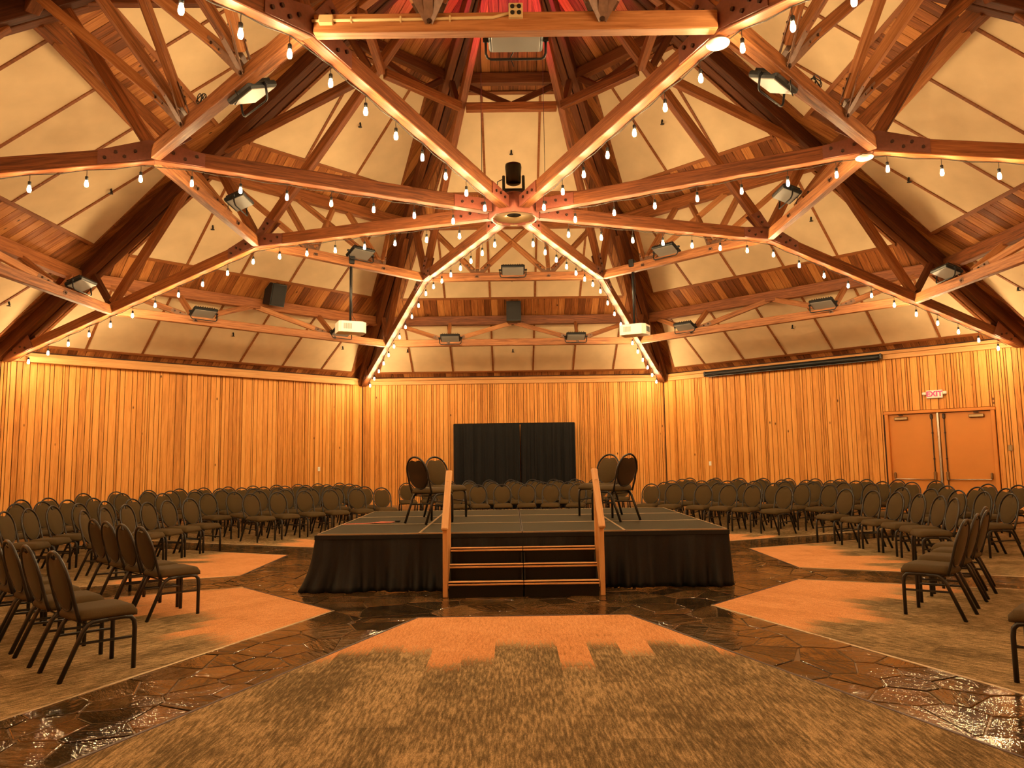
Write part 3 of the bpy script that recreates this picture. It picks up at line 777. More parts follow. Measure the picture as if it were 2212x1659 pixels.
# ---------------------------------------------------------------- projectors on drop poles
def make_projector(lab, loc, rz, ztop):
    p = thing('projector', lab, 'projector', loc, rz)
    mb = MB(); mb.prism([(-.27, -.17), (-.22, -.2), (.22, -.2), (.29, -.12), (.29, .17), (-.27, .17)], -.115, .105, ch=.015)
    bd = part('body', mb, 'white', p)
    for (x0, x1) in ((-.17, -.02),):
        v = MB()
        for k in range(10): v.box((x0 + (x1 - x0) * k / 9, -.199, .0), (.008, .008, .11))
        part('vent', v, 'grey', bd)
    v = MB()
    for k in range(10): v.box((.292, -.09 + k * .022, .0), (.008, .010, .11))
    part('vent', v, 'grey', bd)
    part('lens_ring', MB().lathe([(.05, 0), (.055, .03), (.04, .03), (.035, .01)], 16, Matrix.Translation((.08, .17, 0)) @ Matrix.Rotation(-PI / 2, 4, 'X')), 'black', bd)
    h = ztop - loc[2]
    part('pole', MB().tube([(0, 0, .10), (0, 0, h)], .024, 10), 'black', p, smooth=True)
    part('ceiling_bracket', MB().box((0, 0, h - .02), (.11, .20, .16), .01), 'black', p)
    part('mount_plate', MB().box((0, 0, .115), (.22, .18, .02), .004), 'black', p)
    part('cable', MB().tube([(.03, .0, h - .1), (.04, .02, h * .7), (.03, .02, h * .4), (.05, .03, .25), (.12, .06, .16), (.1, .1, .08)], .006, 5), 'black', p)
    return p
make_projector('white projector hanging on a black pole left of the stage', tuple(sector(-45, .04, Y1, 4.17)), rad(25), 5.56)
make_projector('white projector hanging on a black pole right of the stage', tuple(sector(45, -1.09, Y1, 4.17)), rad(-28), 5.62)

# ---------------------------------------------------------------- speakers on the lower purlins
def make_speaker(lab, loc, rz):
    s = thing('speaker', lab, 'speaker', loc, rz)
    part('cabinet', MB().prism([(-.19, .17), (-.13, .17), (.13, .17), (.19, .17), (.20, -.14), (-.20, -.14)][::-1], -.27, .27, ch=.012), 'black', s)
    part('grille', MB().box((0, -.15, 0), (.36, .02, .49), .006), 'rubber', s)
    part('bracket', MB().box((0, .2, .25), (.2, .1, .10), .01), 'black', s)
    return s
make_speaker('black box speaker on the back purlin above the curtain', tuple(sector(0, .03, PUR1 - .36, 5.50)), 0)
sp = make_speaker('black box speaker at left, tilted down from a purlin', tuple(sector(-45, .36, PUR1 - .36, 5.55)), rad(45)); sp.rotation_euler = (rad(14), 0, rad(52))

# ---------------------------------------------------------------- moving head light on the hub
mh = thing('moving_head_light', 'black moving head stage light standing on the hub', 'stage light', (0, .02, 5.57))
part('base', MB().box((0, 0, .06), (.30, .27, .12), .02), 'blackgloss', mh)
ar = MB(); ar.box((-.155, 0, .24), (.045, .12, .26), .012); ar.box((.155, 0, .24), (.045, .12, .26), .012); ar.box((0, 0, .135), (.33, .14, .04), .01)
part('yoke', ar, 'blackgloss', mh)
part('head', MB().lathe([(.08, -.12), (.115, -.10), (.12, .05), (.13, .16), (.125, .2), (.10, .2), (.095, .17)], 20), 'blackgloss', mh, (0, 0, .36), smooth=True)
part('power_cable', MB().tube([(-.15, .05, .08), (-.26, .0, .14), (-.25, -.02, .28), (-.16, 0, .33)], .008, 6), 'black', mh)
part('power_cable', MB().tube([(.14, -.05, .06), (.3, -.1, .02), (.42, -.16, .0)], .008, 6), 'black', mh)
ld = bpy.data.lights.new('moving_head_beam', 'SPOT'); lo = bpy.data.objects.new('moving_head_beam', ld); COL.objects.link(lo)
lo.parent = mh; lo.location = (0, 0, .60); lo.rotation_euler = (PI, 0, 0); ld.energy = 1500; ld.color = (1, .05, .16); ld.spot_size = rad(84); ld.spot_blend = .9; ld.shadow_soft_size = .08

# ---------------------------------------------------------------- white discs, conduits, outlet boxes
def disc(lab, loc):
    d = thing('wireless_access_point', lab, 'access point', loc)
    part('dome', MB().lathe([(.01, -.03), (.07, -.028), (.105, -.012), (.11, 0), (.10, .01)], 24), 'white', d, smooth=True)
    part('mount', MB().box((0, 0, .02), (.09, .09, .03), .006), 'white', d)
disc('white round disc under the nearest beam joint at upper right', tuple(bearing(157.5, 4.95, ZK - .045)))
disc('white round disc under the beam joint at the right edge', tuple(bearing(112.5, 4.95, ZK - .045)))
def conduit(lab, a, u0, u1, z, face, jb, ob):
    org = sector(a, 0, Y1, z)
    c = thing('conduit', lab, 'conduit', tuple(org), -rad(a))
    y = face
    part('pipe', MB().tube([(u0, y, .0), (u0 + (u1 - u0) * .5, y, .002), (u1 - .15 * (1 if u1 > u0 else -1), y, .01), (u1, y, .05)], .014, 8), 'ivory', c, smooth=True)
    for q in (.2, .45, .7): part('clip', MB().box((u0 + (u1 - u0) * q, y, .005), (.018, .034, .05), .004), 'ivory', c)
    if jb is not None: part('junction_box', MB().box((jb, y, .005), (.13, .05, .085), .006), 'ivory', c)
    bx = part('outlet_box', MB().box((ob, y, .07), (.13, .05, .135), .006), 'ivory', c)
    for i in (-1, 1):
        for j in (-1, 1): part('socket', MB().lathe([(.020, 0), (.020, .008), (.012, .008)], 12, Matrix.Translation((ob + i * .03, y + (.025 if y > 0 else -.025) , .07 + j * .03)) @ Matrix.Rotation(-PI / 2 if y > 0 else PI / 2, 4, 'X')), 'black', bx)
conduit('ivory conduit with junction box and four-socket outlet on the foremost beam', 180, 1.86, .06, 5.525, .075, 1.73, 0.0)
conduit('ivory conduit and outlet on the near left tie beam', -135, -1.2, .25, 5.54, -.075, None, .33)
conduit('ivory conduit and outlet on the near right tie beam', 135, 1.7, .05, 5.54, -.075, None, -.03)

# thin wires hanging from the peak to the hub
for lab, x in (('thin suspension wire hanging left of the hub light', -.50), ('thin suspension wire hanging right of the hub light', .50)):
    wv = part('suspension_wire', MB().tube([(0, 0, 0), (0, 0, 4.6)], .005, 5), 'cord', None, (x, .1, 5.52)); tag(wv, lab, 'wire')
# coils of slack cable lying on the near tie beams
for a, u, lab in ((-135, .42, 'coil of black cable on the near left tie beam'), (135, -.12, 'coil of black cable on the near right tie beam')):
    pts_ = []
    for k in range(60):
        t_ = k / 60 * 2 * PI * 4
        pts_.append((.09 * math.cos(t_) * (1 + .25 * math.sin(k * .7)), .03 * math.sin(k * .33), .07 + .06 * math.sin(t_) * (1 + .2 * math.cos(k * .5))))
    cc = part('cable_coil', MB().tube(pts_, .006, 5), 'black', None, tuple(sector(a, u, Y1, 5.625)), (0, 0, -rad(a))); tag(cc, lab, 'cable')

# sprinkler heads on the cream panels
SPR = [(-90, 1.74, 7.3), (-45, .04, 4.39), (0, 0, 4.46), (-45, -1.71, 7.27), (45, -.05, 4.41), (45, 1.71, 7.26), (90, -1.78, 7.25), (-45, 0, 10.0), (45, 0, 10.0), (-90, 3.14, 10.02), (0, -3.09, 10.05), (0, 0, 10.1), (90, -3.06, 10.0), (-45, 3.2, 10.04)]
SW = {-90: 'left bay', -45: 'back left bay', 0: 'middle back bay', 45: 'back right bay', 90: 'right bay'}
sp0 = None
for i, (a, u, Y) in enumerate(SPR):
    tier = 'upper' if Y < 6 else ('middle' if Y < 9 else 'lower')
    pos = 'at its centre' if abs(u) < .5 else ('toward its left' if u < 0 else 'toward its right')
    lab = 'small dark sprinkler head on the %s panels of the %s, %s' % (tier, SW[a], pos)
    loc = sector(a, u, Y, zroof(Y) - .03)
    if sp0 is None:
        sp0 = thing('sprinkler_head', lab, 'sprinkler', loc, -rad(a), 'sprinkler heads')
        part('stem', MB().tube([(0, 0, 0), (0, -.02, -.07)], .018, 8), 'black', sp0)
        part('deflector', MB().lathe([(.012, -.07), (.040, -.085), (.042, -.092), (.01, -.095)], 12), 'black', sp0)
    else: dup(sp0, loc, -rad(a), lab)

# ---------------------------------------------------------------- door on the back right wall
a = 45
d0 = bpy.data.objects.new('door_1', None); COL.objects.link(d0); d0.location = sector(a, 0, AP); d0.rotation_euler = (0, 0, -rad(a)); struct(d0)
u0, u1, zt = DOOR; um = (u0 + u1) / 2
fr = MB(); fr.box((u0 + .01, .02, zt / 2), (.08, .13, zt), .006); fr.box((u1 - .01, .02, zt / 2), (.08, .13, zt), .006); fr.box((um, .015, zt - .015), (u1 - u0 + .10, .15, .07), .006)
part('door_frame', fr, 'door', d0)
part('mullion', MB().box((um, .02, zt / 2), (.05, .06, zt - .06), .006), 'chrome', d0)
for s_, (x0, x1) in ((-1, (u0 + .05, um - .03)), (1, (um + .03, u1 - .05))):
    lf = part('door_leaf', MB().box(((x0 + x1) / 2, .05, (zt - .05) / 2), (x1 - x0, .05, zt - .07), .004), 'door', d0)
    xi = x1 - .10 if s_ < 0 else x0 + .10          # meeting edge side
    xo = x0 + .07 if s_ < 0 else x1 - .07
    pb = MB(); pb.tube([(xo, -.03, .92), (xo, -.045, .89), (xi, -.045, .885)], .013, 8); part('push_bar', pb, 'chrome', lf, smooth=True)
    part('bar_bracket', MB().box((xo, .0, .97), (.045, .06, .15), .015), 'bronze', lf)
    part('latch_case', MB().box((xi, .0, .96), (.06, .07, .22), .02), 'bronze', lf)
    rod = MB().tube([(xi, .0, 1.06), (xi, .0, zt - .14)], .013, 6); rod.tube([(xi, 0, .86), (xi, 0, .1)], .011, 6)
    for zz in (1.35, 1.95): rod.tube([(xi, 0, zz), (xi, 0, zz + .03)], .024, 6)
    part('vertical_rod', rod, 'darkbronze', lf)
    part('top_latch', MB().box((xi, 0, zt - .14), (.06, .06, .12), .015), 'darkbronze', lf)
    xc = x0 + .28 if s_ < 0 else x1 - .28
    part('door_closer', MB().box((xc, -.01, zt - .16), (.30, .07, .075), .012), 'bronze', lf)
    part('closer_arm', MB().box((xc, -.02, zt - .085), (.10, .03, .02), .004), 'darkbronze', lf)

# exit sign
ex = thing('exit_sign', 'white exit sign with red lettering and lamps above the double doors', 'sign', tuple(sector(45, 2.80, AP - .045, 2.87)), -rad(45))
part('case', MB().box((0, 0, 0), (.34, .05, .19), .008), 'white', ex)
for s_ in (-1, 1): part('lamp_head', MB().box((s_ * .215, -.01, .02), (.085, .08, .075), .018), 'white', ex)
def text_mesh(body, size):
    cu = bpy.data.curves.new('lettering', 'FONT'); cu.body = body; cu.size = size; cu.align_x = 'CENTER'; cu.align_y = 'CENTER'; cu.extrude = .002; cu.offset = 0.006
    o_ = bpy.data.objects.new('tmp', cu); COL.objects.link(o_)
    dg = bpy.context.evaluated_depsgraph_get(); me = bpy.data.meshes.new_from_object(o_.evaluated_get(dg))
    bpy.data.objects.remove(o_); return me
tm = text_mesh('EXIT', .165); tm.materials.clear(); tm.materials.append(M['exitred'])
link('lettering', tm, ex, (0, -.0275, 0), (PI / 2, 0, 0))

# rolled projection screen case
sc_ = thing('projection_screen', 'long black rolled projection screen case on the right board wall', 'screen', tuple(sector(45, -.67, AP - .20, 3.86)), -rad(45))
part('case', MB().tube([(-2.38, 0, 0), (2.38, 0, 0)], .068, 12), 'black', sc_, smooth=True)
for s_ in (-1, 1): part('end_cap', MB().box((s_ * 2.40, 0, 0), (.05, .15, .15), .02), 'blackgloss', sc_)
part('hem_bar', MB().box((0, -.01, -.078), (4.7, .03, .025), .006), 'blackgloss', sc_)
part('bracket', MB().box((-1.8, .09, .02), (.05, .10, .12), .006), 'black', sc_); part('bracket', MB().box((1.8, .09, .02), (.05, .10, .12), .006), 'black', sc_)
# wall plates
def wplate(nm, lab, a, u, z, mat, w_=.075, h_=.12, cat='outlet'):
    o = thing(nm, lab, cat, tuple(sector(a, u, AP - .022, z)), -rad(a))
    part('cover', MB().box((0, 0, 0), (w_, .014, h_), .004), mat, o)
    part('insert', MB().box((0, -.008, 0), (w_ * .45, .006, h_ * .6), .002), 'white' if mat == 'white' else 'bronze', o)
wplate('wall_switch', 'small white plate on the left board wall above the chairs', -45, 3.137, 1.28, 'white', cat='switch')
wplate('wall_switch', 'small white plate on the right board wall above the chairs', 45, -3.127, 1.28, 'white', cat='switch')
wplate('thermostat', 'small bronze plate on the boards right of the double doors', 45, 4.197, 1.59, 'bronze', .08, .13, 'thermostat')

# ---------------------------------------------------------------- black drape behind the back rows
st = thing('drape_stand', 'black pipe frame holding the curtain at the back wall', 'stand', (0, AP - .34, 0))
part('crossbar', MB().tube([(-1.81, 0, 2.54), (1.83, 0, 2.54)], .02, 8), 'black', st)
for x in (-1.80, 1.82):
    part('upright', MB().tube([(x, 0, .01), (x, 0, 2.55)], .022, 8), 'black', st); part('foot', MB().box((x, 0, .012), (.35, .12, .02), .004), 'black', st)
def drape(lab, x0, x1, seed):
    r_ = random.Random(seed); n = 110; vs = []; fs = []
    ph = [r_.uniform(0, 6.28) for _ in range(5)]
    rows_ = 10
    for k in range(rows_ + 1):
        z = 2.565 - k * (2.53 / rows_); amp = .018 + .022 * min(1, k / 4)
        for i in range(n + 1):
            q = i / n; x = x0 + (x1 - x0) * q
            y = amp * (math.sin(q * 58 + ph[0]) * .6 + math.sin(q * 33 + ph[1] + .15 * k) * .5 + math.sin(q * 97 + ph[2]) * .3) - .045
            vs.append((x + .006 * math.sin(q * 80 + ph[3]), y, z))
    for k in range(rows_):
        for i in range(n):
            b_ = k * (n + 1) + i; fs.append((b_, b_ + n + 1, b_ + n + 2, b_ + 1))
    o = part('drape', MB().add(vs, fs), 'drape', None, (0, AP - .34, 0), smooth=True)
    md = o.modifiers.new('thickness', 'SOLIDIFY'); md.thickness = .004
    tag(o, lab, 'curtain', 'black curtains at the back wall')
drape('left half of the black pleated curtain behind the chairs', -1.80, .165, 3)
drape('right half of the black pleated curtain behind the chairs', .195, 1.82, 4)

# ---------------------------------------------------------------- stage
SX0, SX1, SY0, SY1, SZ = -2.42, 2.46, -2.28, 1.38, 0.66
TRX = 1.22
for i in range(4):
    for j in range(3):
        x = SX0 + TRX * (i + .5); y = SY0 + TRX * (j + .5)
        colw = ['leftmost', 'second from left', 'third from left', 'rightmost'][i]; roww = ['front', 'middle', 'back'][j]
        s_ = thing('stage_platform', 'dark carpeted stage platform, %s in the %s row' % (colw, roww), 'stage platform', (x, y, 0), 0, 'stage platforms')
        part('deck', MB().box((0, 0, SZ - .03), (TRX - .014, TRX - .014, .06), .006), 'stagetop', s_)
        ed = MB(); eb = MB()
        for sx in (-1, 1): (eb if (i == 1 and sx > 0) or (i == 2 and sx < 0) else ed).box((sx * (TRX / 2 - .008), 0, SZ - .028), (.012, TRX - .006, .062), .002)
        if eb.v: part('edge_trim', eb, 'black', s_)
        for sy in (-1, 1): ed.box((0, sy * (TRX / 2 - .008), SZ - .028), (TRX - .006, .012, .062), .002)
        part('edge_trim', ed, 'alu' if i != 1 or True else 'black', s_)
        for sx in (-1, 1):
            for sy in (-1, 1): part('leg', MB().tube([(sx * .5, sy * .5, .0), (sx * .5, sy * .5, SZ - .06)], .022, 6), 'black', s_)
# skirt
def skirt():
    r_ = random.Random(11)
    path = [(SX0, SY1), (SX0, SY0), (SX1, SY0), (SX1, SY1)]
    segs = []
    for p, q in zip(path, path[1:]): segs.append((Vector((*p, 0)), Vector((*q, 0))))
    vs = []; fs = []; cols = 0; rows_ = 12
    colsl = []
    for si, (p, q) in enumerate(segs):
        ln = (q - p).length; n = int(ln / .022); d = (q - p).normalized(); nrm = Vector((d.y, -d.x, 0))
        for i in range(n + 1):
            colsl.append((p + d * (ln * i / n), nrm, si, ln * i / n, ln))
    ph = [r_.uniform(0, 6.28) for _ in range(8)]
    s_tot = 0; prev = None
    for ci, (p, nrm, si, s0, ln) in enumerate(colsl):
        if prev is not None: s_tot += (p - prev).length
        prev = p
        c0 = 1 if (s0 < .12 and si > 0) else 0; c1 = 1 if (ln - s0 < .12 and si < 2) else 0
        for k in range(rows_ + 1):
            q = k / rows_; z = .648 - q * (.648 - .006)
            fine = .007 * math.sin(s_tot * 95 + ph[0]) * (1 - q)
            big = (math.sin(s_tot * 13 + ph[1] + 1.2 * q) * .5 + math.sin(s_tot * 7.3 + ph[2] - 1.5 * q) * .6 + math.sin(s_tot * 23 + ph[3]) * .35)
            off = .014 + fine + q * (.030 + .050 * big + .034 * math.sin(s_tot * 41 + ph[4]) * (.4 + .6 * q)) + (.05 * q ** 3 if si == 1 and s0 < 2.6 else 0)
            pt = p + nrm * max(off, .008)
            if c1: pt += (colsl[-1][0] - colsl[-1][0])
            # flare the near left corner
            fl = math.exp(-((p - Vector((SX0, SY0, 0))).length / .25) ** 2) * q ** 3
            pt += Vector((-.14 * fl, -.02 * fl, 0))
            vs.append((pt.x, pt.y, z))
    nn = rows_ + 1
    for ci in range(len(colsl) - 1):
        for k in range(rows_):
            a_ = ci * nn + k; fs.append((a_, a_ + 1, a_ + nn + 1, a_ + nn))
    o = part('stage_skirt', MB().add(vs, fs), 'skirt', None, smooth=True)
    tag(o, 'black gathered cloth skirt hanging around the stage', 'stage skirt')
    md = o.modifiers.new('thickness', 'SOLIDIFY'); md.thickness = .003; md.offset = 1
    hb = MB()
    hb.box(((SX0 + SX1) / 2, SY0 - .027, .624), (SX1 - SX0 + .03, .006, .05), .002); part('header_band', hb, 'skirt', o)
skirt()
# steps: two units side by side
for k, (x0, x1, w_) in enumerate(((-.815, .02, 'left'), (.026, .862, 'right'))):
    s_ = thing('step_unit', w_ + ' half of the dark carpeted steps up to the stage', 'steps', ((x0 + x1) / 2, -2.54, 0), 0, 'stage steps')
    xm = 0; wd = x1 - x0
    for i, (zf, yf) in enumerate(((.165, -2.80), (.33, -2.63), (.495, -2.46))):
        yb = -2.35; y0 = yf + 2.54; y1 = yb + 2.54
        part('riser', MB().box((0, y0 + .012, zf - .165 / 2 - .018), (wd - .01, .02, .165 - .034), .002), 'riser', s_)
        part('tread', MB().box((0, (y0 + y1) / 2 + .01, zf - .018), (wd - .006, y1 - y0, .034), .003), 'riser', s_)
        part('nosing', MB().box((0, y0, zf - .024), (wd, .022, .020), .004), 'oak', s_)
        part('nosing', MB().box((0, y0 + .03, zf + .003), (wd, .07, .010), .003), 'oak', s_)
    for sx in (-1, 1): part('side_panel', MB().prism([(-.25, 0), (.18, 0), (.18, .46), (.10, .46), (-.08, .30), (-.25, .13)], sx * (wd / 2 - .012) - .008, sx * (wd / 2 - .012) + .008, Matrix(((0, 0, 1, 0), (1, 0, 0, 0), (0, 1, 0, 0), (0, 0, 0, 1)))), 'riser', s_)
for w_, x, xt in (('left', -.848, -.80), ('right', .90, .845)):
    h = thing('handrail', 'light oak handrail on the %s side of the steps' % w_, 'handrail', (x, -2.75, 0), 0, 'step handrails')
    org = Vector((x, -2.75, 0))
    beam('post', (x, -2.77, 0), (x, -2.77, .80), .055, .055, 'oak', h, up=(0, 1, 0), off=org)
    beam('post', (x, -2.335, .02), (x, -2.335, 1.27), .055, .055, 'oak', h, up=(0, 1, 0), off=org)
    beam('rail', (x, -2.86, .745), (x + (xt - x) * 0, -2.20, 1.385), .075, .045, 'oak', h, off=org, ch=.012)

# ---------------------------------------------------------------- banquet chairs
def ell(t, cx, cz, rx, rz): return cx + rx * math.cos(t), cz + rz * math.sin(t)
def make_chair():
    c = thing('banquet_chair', '', 'chair')
    lean = lambda z: -.205 - (z - .46) * .26 if z > .46 else -.205
    # seat cushion
    nx, ny = 10, 10; vs = []; fs = []
    def se(i, j, top):
        a = -1 + 2 * i / nx; b_ = -1 + 2 * j / ny
        sx = math.copysign(abs(a) ** .9, a); sy = math.copysign(abs(b_) ** .9, b_)
        rnd_ = (1 - max(abs(a), abs(b_)) ** 6)
        wx = .225 - .012 * (1 - b_) * .5
        x = sx * wx; y = sy * .225 + .01
        k = 1 - .10 * (abs(a) * abs(b_)) ** 3; x *= k; y *= k
        z = (.430 + .048 * rnd_ ** .5 - .012 * max(0, b_ - .4)) if top else (.408 - .014 * rnd_ - (.024 * max(0, b_ - .3)))
        return (x, y, z)
    for top in (1, 0):
        for j in range(ny + 1):
            for i in range(nx + 1): vs.append(se(i, j, top))
    n1 = (nx + 1) * (ny + 1)
    for j in range(ny):
        for i in range(nx):
            q = j * (nx + 1) + i
            fs.append((q, q + 1, q + nx + 2, q + nx + 1)); fs.append((n1 + q + nx + 1, n1 + q + nx + 2, n1 + q + 1, n1 + q))
    rim = [i for i in range(nx + 1)] + [j * (nx + 1) + nx for j in range(1, ny + 1)] + [ny * (nx + 1) + i for i in range(nx - 1, -1, -1)] + [j * (nx + 1) for j in range(ny - 1, 0, -1)]
    for k in range(len(rim)):
        p, q = rim[k], rim[(k + 1) % len(rim)]; fs.append((p, n1 + p, n1 + q, q))
    part('seat', MB().add(vs, fs), 'seat', c, smooth=True)
    # oval back: padded front and vinyl rear with a notch (hand hold) at the top
    cz, rx, rz = .675, .178, .205
    def pad(front):
        vs = []; fs = []; rings = 5; seg = 28
        for k in range(rings + 1):
            q = k / rings
            for j in range(seg):
                t_ = 2 * PI * j / seg; x, z = ell(t_, 0, cz, rx * q, rz * q)
                dn = .045 * math.exp(-(x / .06) ** 2) * (1 if z > cz else 0) * q ** 2
                z -= dn
                th = (.032 if front else .014) * math.sqrt(max(0, 1 - q * q * .98))
                vs.append((x, lean(z) + (th if front else -th - .004), z))
        for k in range(rings):
            for j in range(seg):
                p = k * seg + j; q2 = k * seg + (j + 1) % seg
                f_ = (p, p + seg, q2 + seg, q2); fs.append(f_[::-1] if front else f_)
        return MB().add(vs, fs)
    part('back_pad', pad(True), 'seat', c, smooth=True)
    part('back_shell', pad(False), 'vinyl', c, smooth=True)
    # oval ring and uprights
    pts_ = []
    for j in range(21):
        t_ = rad(-12) + (PI + rad(24)) * j / 20; x, z = ell(t_, 0, .672, .205, .225); pts_.append(Vector((x, lean(z), z)))
    lo = [Vector((.195, -.185, .40)), Vector((.198, -.205, .47)), Vector((.203, lean(.55), .55))]
    full = lo + pts_ + [Vector((-p.x, p.y, p.z)) for p in lo[::-1]]
    part('back_frame', MB().tube(full, .0140, 7), 'chairframe', c, smooth=True)
    low = []
    for j in range(15):
        t_ = rad(-15) - (PI - rad(30)) * j / 14; x, z = ell(t_, 0, cz, .190, .213); low.append(Vector((x, lean(z), z)))
    part('lower_ring', MB().tube(low, .0085, 6), 'chairframe', c, smooth=True)
    for s_ in (-1, 1):
        x = s_ * .205
        part('front_leg', MB().tube([(x, .195, .0), (x, .195, .30), (x, .188, .355), (x, .165, .383), (x, .12, .392), (x, 0, .392)], .0170, 7), 'chairframe', c, smooth=True)
        part('rear_leg', MB().tube([(x, 0, .392), (x, -.10, .390), (x, -.135, .372), (x, -.165, .33), (x, -.305, .0)], .0170, 7), 'chairframe', c, smooth=True)
        part('stretcher', MB().tube([(x, .195, .235), (x, -.20, .25)], .010, 6), 'chairframe', c)
    part('cross_bar', MB().tube([(-.205, -.12, .365), (.205, -.12, .365)], .008, 6), 'chairframe', c)
    return c
CH0 = make_chair()
first = [True]
def put_chair(x, y, heading, label, group, z=0.0):
    """x,y: place of the top of the back; heading: direction it faces"""
    h = heading; ox, oy = x + math.cos(h) * .305, y + math.sin(h) * .305
    rz = h - PI / 2
    if first[0]:
        first[0] = False; CH0.location = (ox, oy, z); CH0.rotation_euler = (0, 0, rz); CH0['label'] = label; CH0['group'] = group
    else: dup(CH0, (ox, oy, z), rz, label, group)
ORD = ['first', 'second', 'third', 'fourth', 'fifth', 'sixth', 'seventh', 'eighth', 'ninth', 'tenth', 'eleventh', 'twelfth']
BN = {'SW': 'front left block', 'W': 'left side block', 'NW': 'back left block', 'N': 'block behind stage', 'NE': 'back right block', 'E': 'right side block', 'SE': 'front right block'}
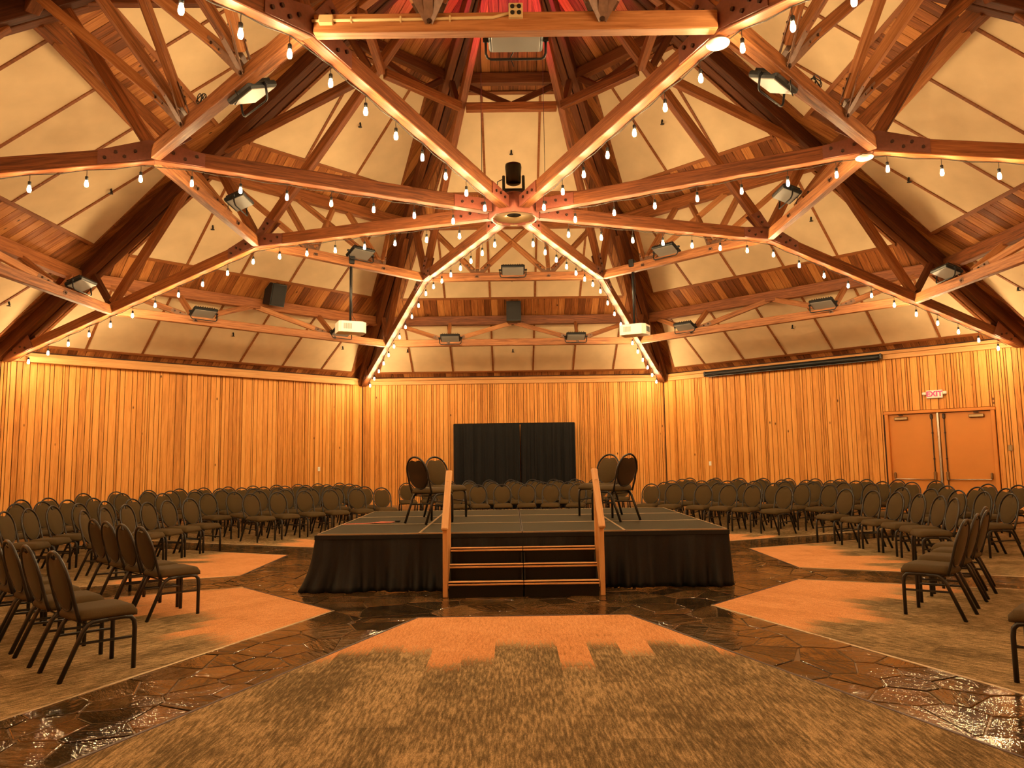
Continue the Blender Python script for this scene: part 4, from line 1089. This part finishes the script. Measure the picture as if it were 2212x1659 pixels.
ROWS = {
('SW', 1): [(-3.80, -3.66), (-4.16, -3.33), (-4.52, -2.98), (-4.88, -2.60)],
('SW', 2): [(-3.45, -5.6), (-3.93, -5.18), (-4.35, -4.78), (-4.75, -4.4), (-5.16, -4.02)],
('W', 1): [(-5.92, -1.03), (-5.98, -0.42), (-6.0, 0.21), (-5.95, 0.76), (-5.87, 1.27), (-5.73, 1.80)],
('W', 2): [(-7.0, -1.02), (-7.05, -0.45), (-7.07, 0.14), (-7.03, 0.74), (-6.94, 1.33), (-6.8, 1.94)],
('W', 3): [(-8.18, 0.32), (-8.15, 0.90), (-8.07, 1.45), (-7.96, 1.97), (-7.81, 2.5)],
('W', 4): [(-8.97, 2.25), (-8.82, 2.79)],
('NW', 1): [(-5.22, 3.34), (-4.86, 3.85), (-4.45, 4.31), (-4.01, 4.73), (-3.52, 5.1), (-3.02, 5.42)],
('NW', 2): [(-6.22, 3.72), (-5.88, 4.24), (-5.52, 4.69), (-5.1, 5.15), (-4.65, 5.56), (-4.18, 5.92), (-3.58, 6.3)],
('NW', 3): [(-7.26, 4.02), (-6.88, 4.65), (-6.5, 5.16), (-6.01, 5.73), (-5.59, 6.14), (-5.08, 6.56), (-4.56, 6.93), (-4.0, 7.27)],
('NW', 4): [(-8.27, 4.35), (-7.99, 4.86), (-7.7, 5.31), (-7.35, 5.78), (-6.97, 6.23), (-6.6, 6.62), (-6.2, 7.0), (-5.78, 7.35), (-5.35, 7.67), (-4.89, 7.97), (-4.37, 8.27)],
('NW', 5): [(-9.25, 4.64), (-8.9, 5.29), (-8.49, 5.92), (-8.05, 6.51), (-7.66, 6.96), (-7.23, 7.41), (-6.76, 7.84), (-6.28, 8.23), (-5.81, 8.56), (-5.36, 8.86), (-4.84, 9.15)],
('N', 1): [(-1.4, 6.14), (-0.89, 6.24), (-0.32, 6.29), (0.27, 6.29), (0.83, 6.24), (1.46, 6.13)],
('N', 2): [(-1.81, 7.28), (-1.16, 7.41), (-0.56, 7.48), (0.08, 7.5), (0.69, 7.47), (1.33, 7.38), (1.95, 7.24)],
('N', 3): [(-2.86, 8.22), (-2.33, 8.38), (-1.79, 8.51), (-1.2, 8.62), (-0.62, 8.68), (-0.01, 8.7), (0.60, 8.68), (1.16, 8.62), (1.71, 8.53), (2.27, 8.40), (2.82, 8.24)],
('N', 4): [(-2.43, 9.6), (-1.87, 9.72), (-1.31, 9.81), (-0.73, 9.87), (-0.11, 9.9), (0.51, 9.89), (1.11, 9.84), (1.71, 9.75), (2.27, 9.63), (2.84, 9.48)],
('NE', 1): [(3.04, 5.4), (3.5, 5.12), (4.04, 4.71), (4.46, 4.31), (4.83, 3.89), (5.25, 3.29)],
('NE', 2): [(3.54, 6.33), (4.08, 6.0), (4.62, 5.59), (5.09, 5.16), (5.53, 4.68), (5.94, 4.16), (6.28, 3.63)],
('NE', 3): [(3.92, 7.31), (4.57, 6.93), (5.09, 6.55), (5.6, 6.12), (6.13, 5.59), (6.56, 5.08), (6.97, 4.51), (7.29, 3.98)],
('NE', 4): [(4.41, 8.25), (5.1, 7.84), (5.61, 7.48), (6.07, 7.11), (6.48, 6.74), (6.90, 6.31), (7.28, 5.86), (7.64, 5.4), (7.97, 4.88), (8.3, 4.31)],
('NE', 5): [(4.83, 9.15), (5.45, 8.8), (5.99, 8.44), (6.48, 8.07), (6.98, 7.65), (7.47, 7.17), (7.88, 6.71), (8.28, 6.21), (8.7, 5.61), (9.14, 4.86)],
('E', 1): [(5.77, 1.81), (5.94, 1.20), (6.03, 0.62), (6.07, 0.05), (6.06, -0.50), (5.92, -1.06)],
('E', 2): [(6.93, 2.14), (7.09, 1.51), (7.19, 0.92), (7.24, 0.34), (7.25, -0.24)],
('E', 3): [(7.93, 2.45), (8.1, 1.85), (8.2, 1.26)],
('E', 4): [(8.99, 2.92), (9.16, 2.33)],
('SE', 1): [(4.13, -4.15), (4.59, -3.6), (4.97, -3.17), (5.26, -2.70)],
('SE', 2): [(3.74, -6.23)],
}
for (b_, r_), ps in ROWS.items():
    r2_ = random.Random(hash((len(b_), r_, len(ps))) % 1000)
    for i, (x, y) in enumerate(ps):
        lr = i + 1
        if b_ == 'SW': lab = 'brown oval-back chair, %s from the aisle in %s row of %s' % (ORD[i], ORD[r_ - 1], BN[b_])
        elif b_ == 'SE' and r_ == 2: lab = 'brown chair cut off by the right edge of the picture, nearest at right'
        elif b_ == 'SE': lab = 'brown oval-back chair, %s from the near end in row of %s' % (ORD[i], BN[b_])
        else: lab = 'brown oval-back chair, %s from left in %s row of %s' % (ORD[i], ORD[r_ - 1], BN[b_])
        hd = math.atan2(-y, -x) + r2_.uniform(-.05, .05)
        if b_ == 'SW': hd = rad(48) + r2_.uniform(-.03, .03)
        if b_ == 'SE': hd = rad(136) + r2_.uniform(-.03, .03)
        put_chair(x, y, hd, lab, 'audience chairs, ' + BN[b_])
for (x, y, hd, lab) in ((-1.40, -1.12, rad(50), 'brown chair on the stage at left, seen from behind'), (-1.27, .20, rad(-48), 'brown chair on the stage at left, facing right'),
                        (1.40, .10, rad(226), 'brown chair on the stage at right, facing left'), (1.50, -1.12, rad(131), 'brown chair on the stage at right, seen from behind')):
    put_chair(x, y, hd, lab, 'chairs on the stage', SZ + .002)

# cord with a clip lying on the stage
cd = thing('lanyard_cord', 'pink red cord with black clip lying on the stage left', 'cord', (-2.05, -.92, SZ + .006))
part('cord', MB().tube([(-.34, -.12, 0), (-.15, -.06, 0), (.0, -.02, .0), (.1, .06, .0), (.22, .10, .004), (.3, .06, 0), (.18, .01, 0), (.05, .02, .004), (.14, .08, .008), (.32, .13, 0)], .007, 6), 'redcord', cd, smooth=True)
part('clip', MB().box((.36, .15, .012), (.07, .04, .025), .008), 'black', cd)
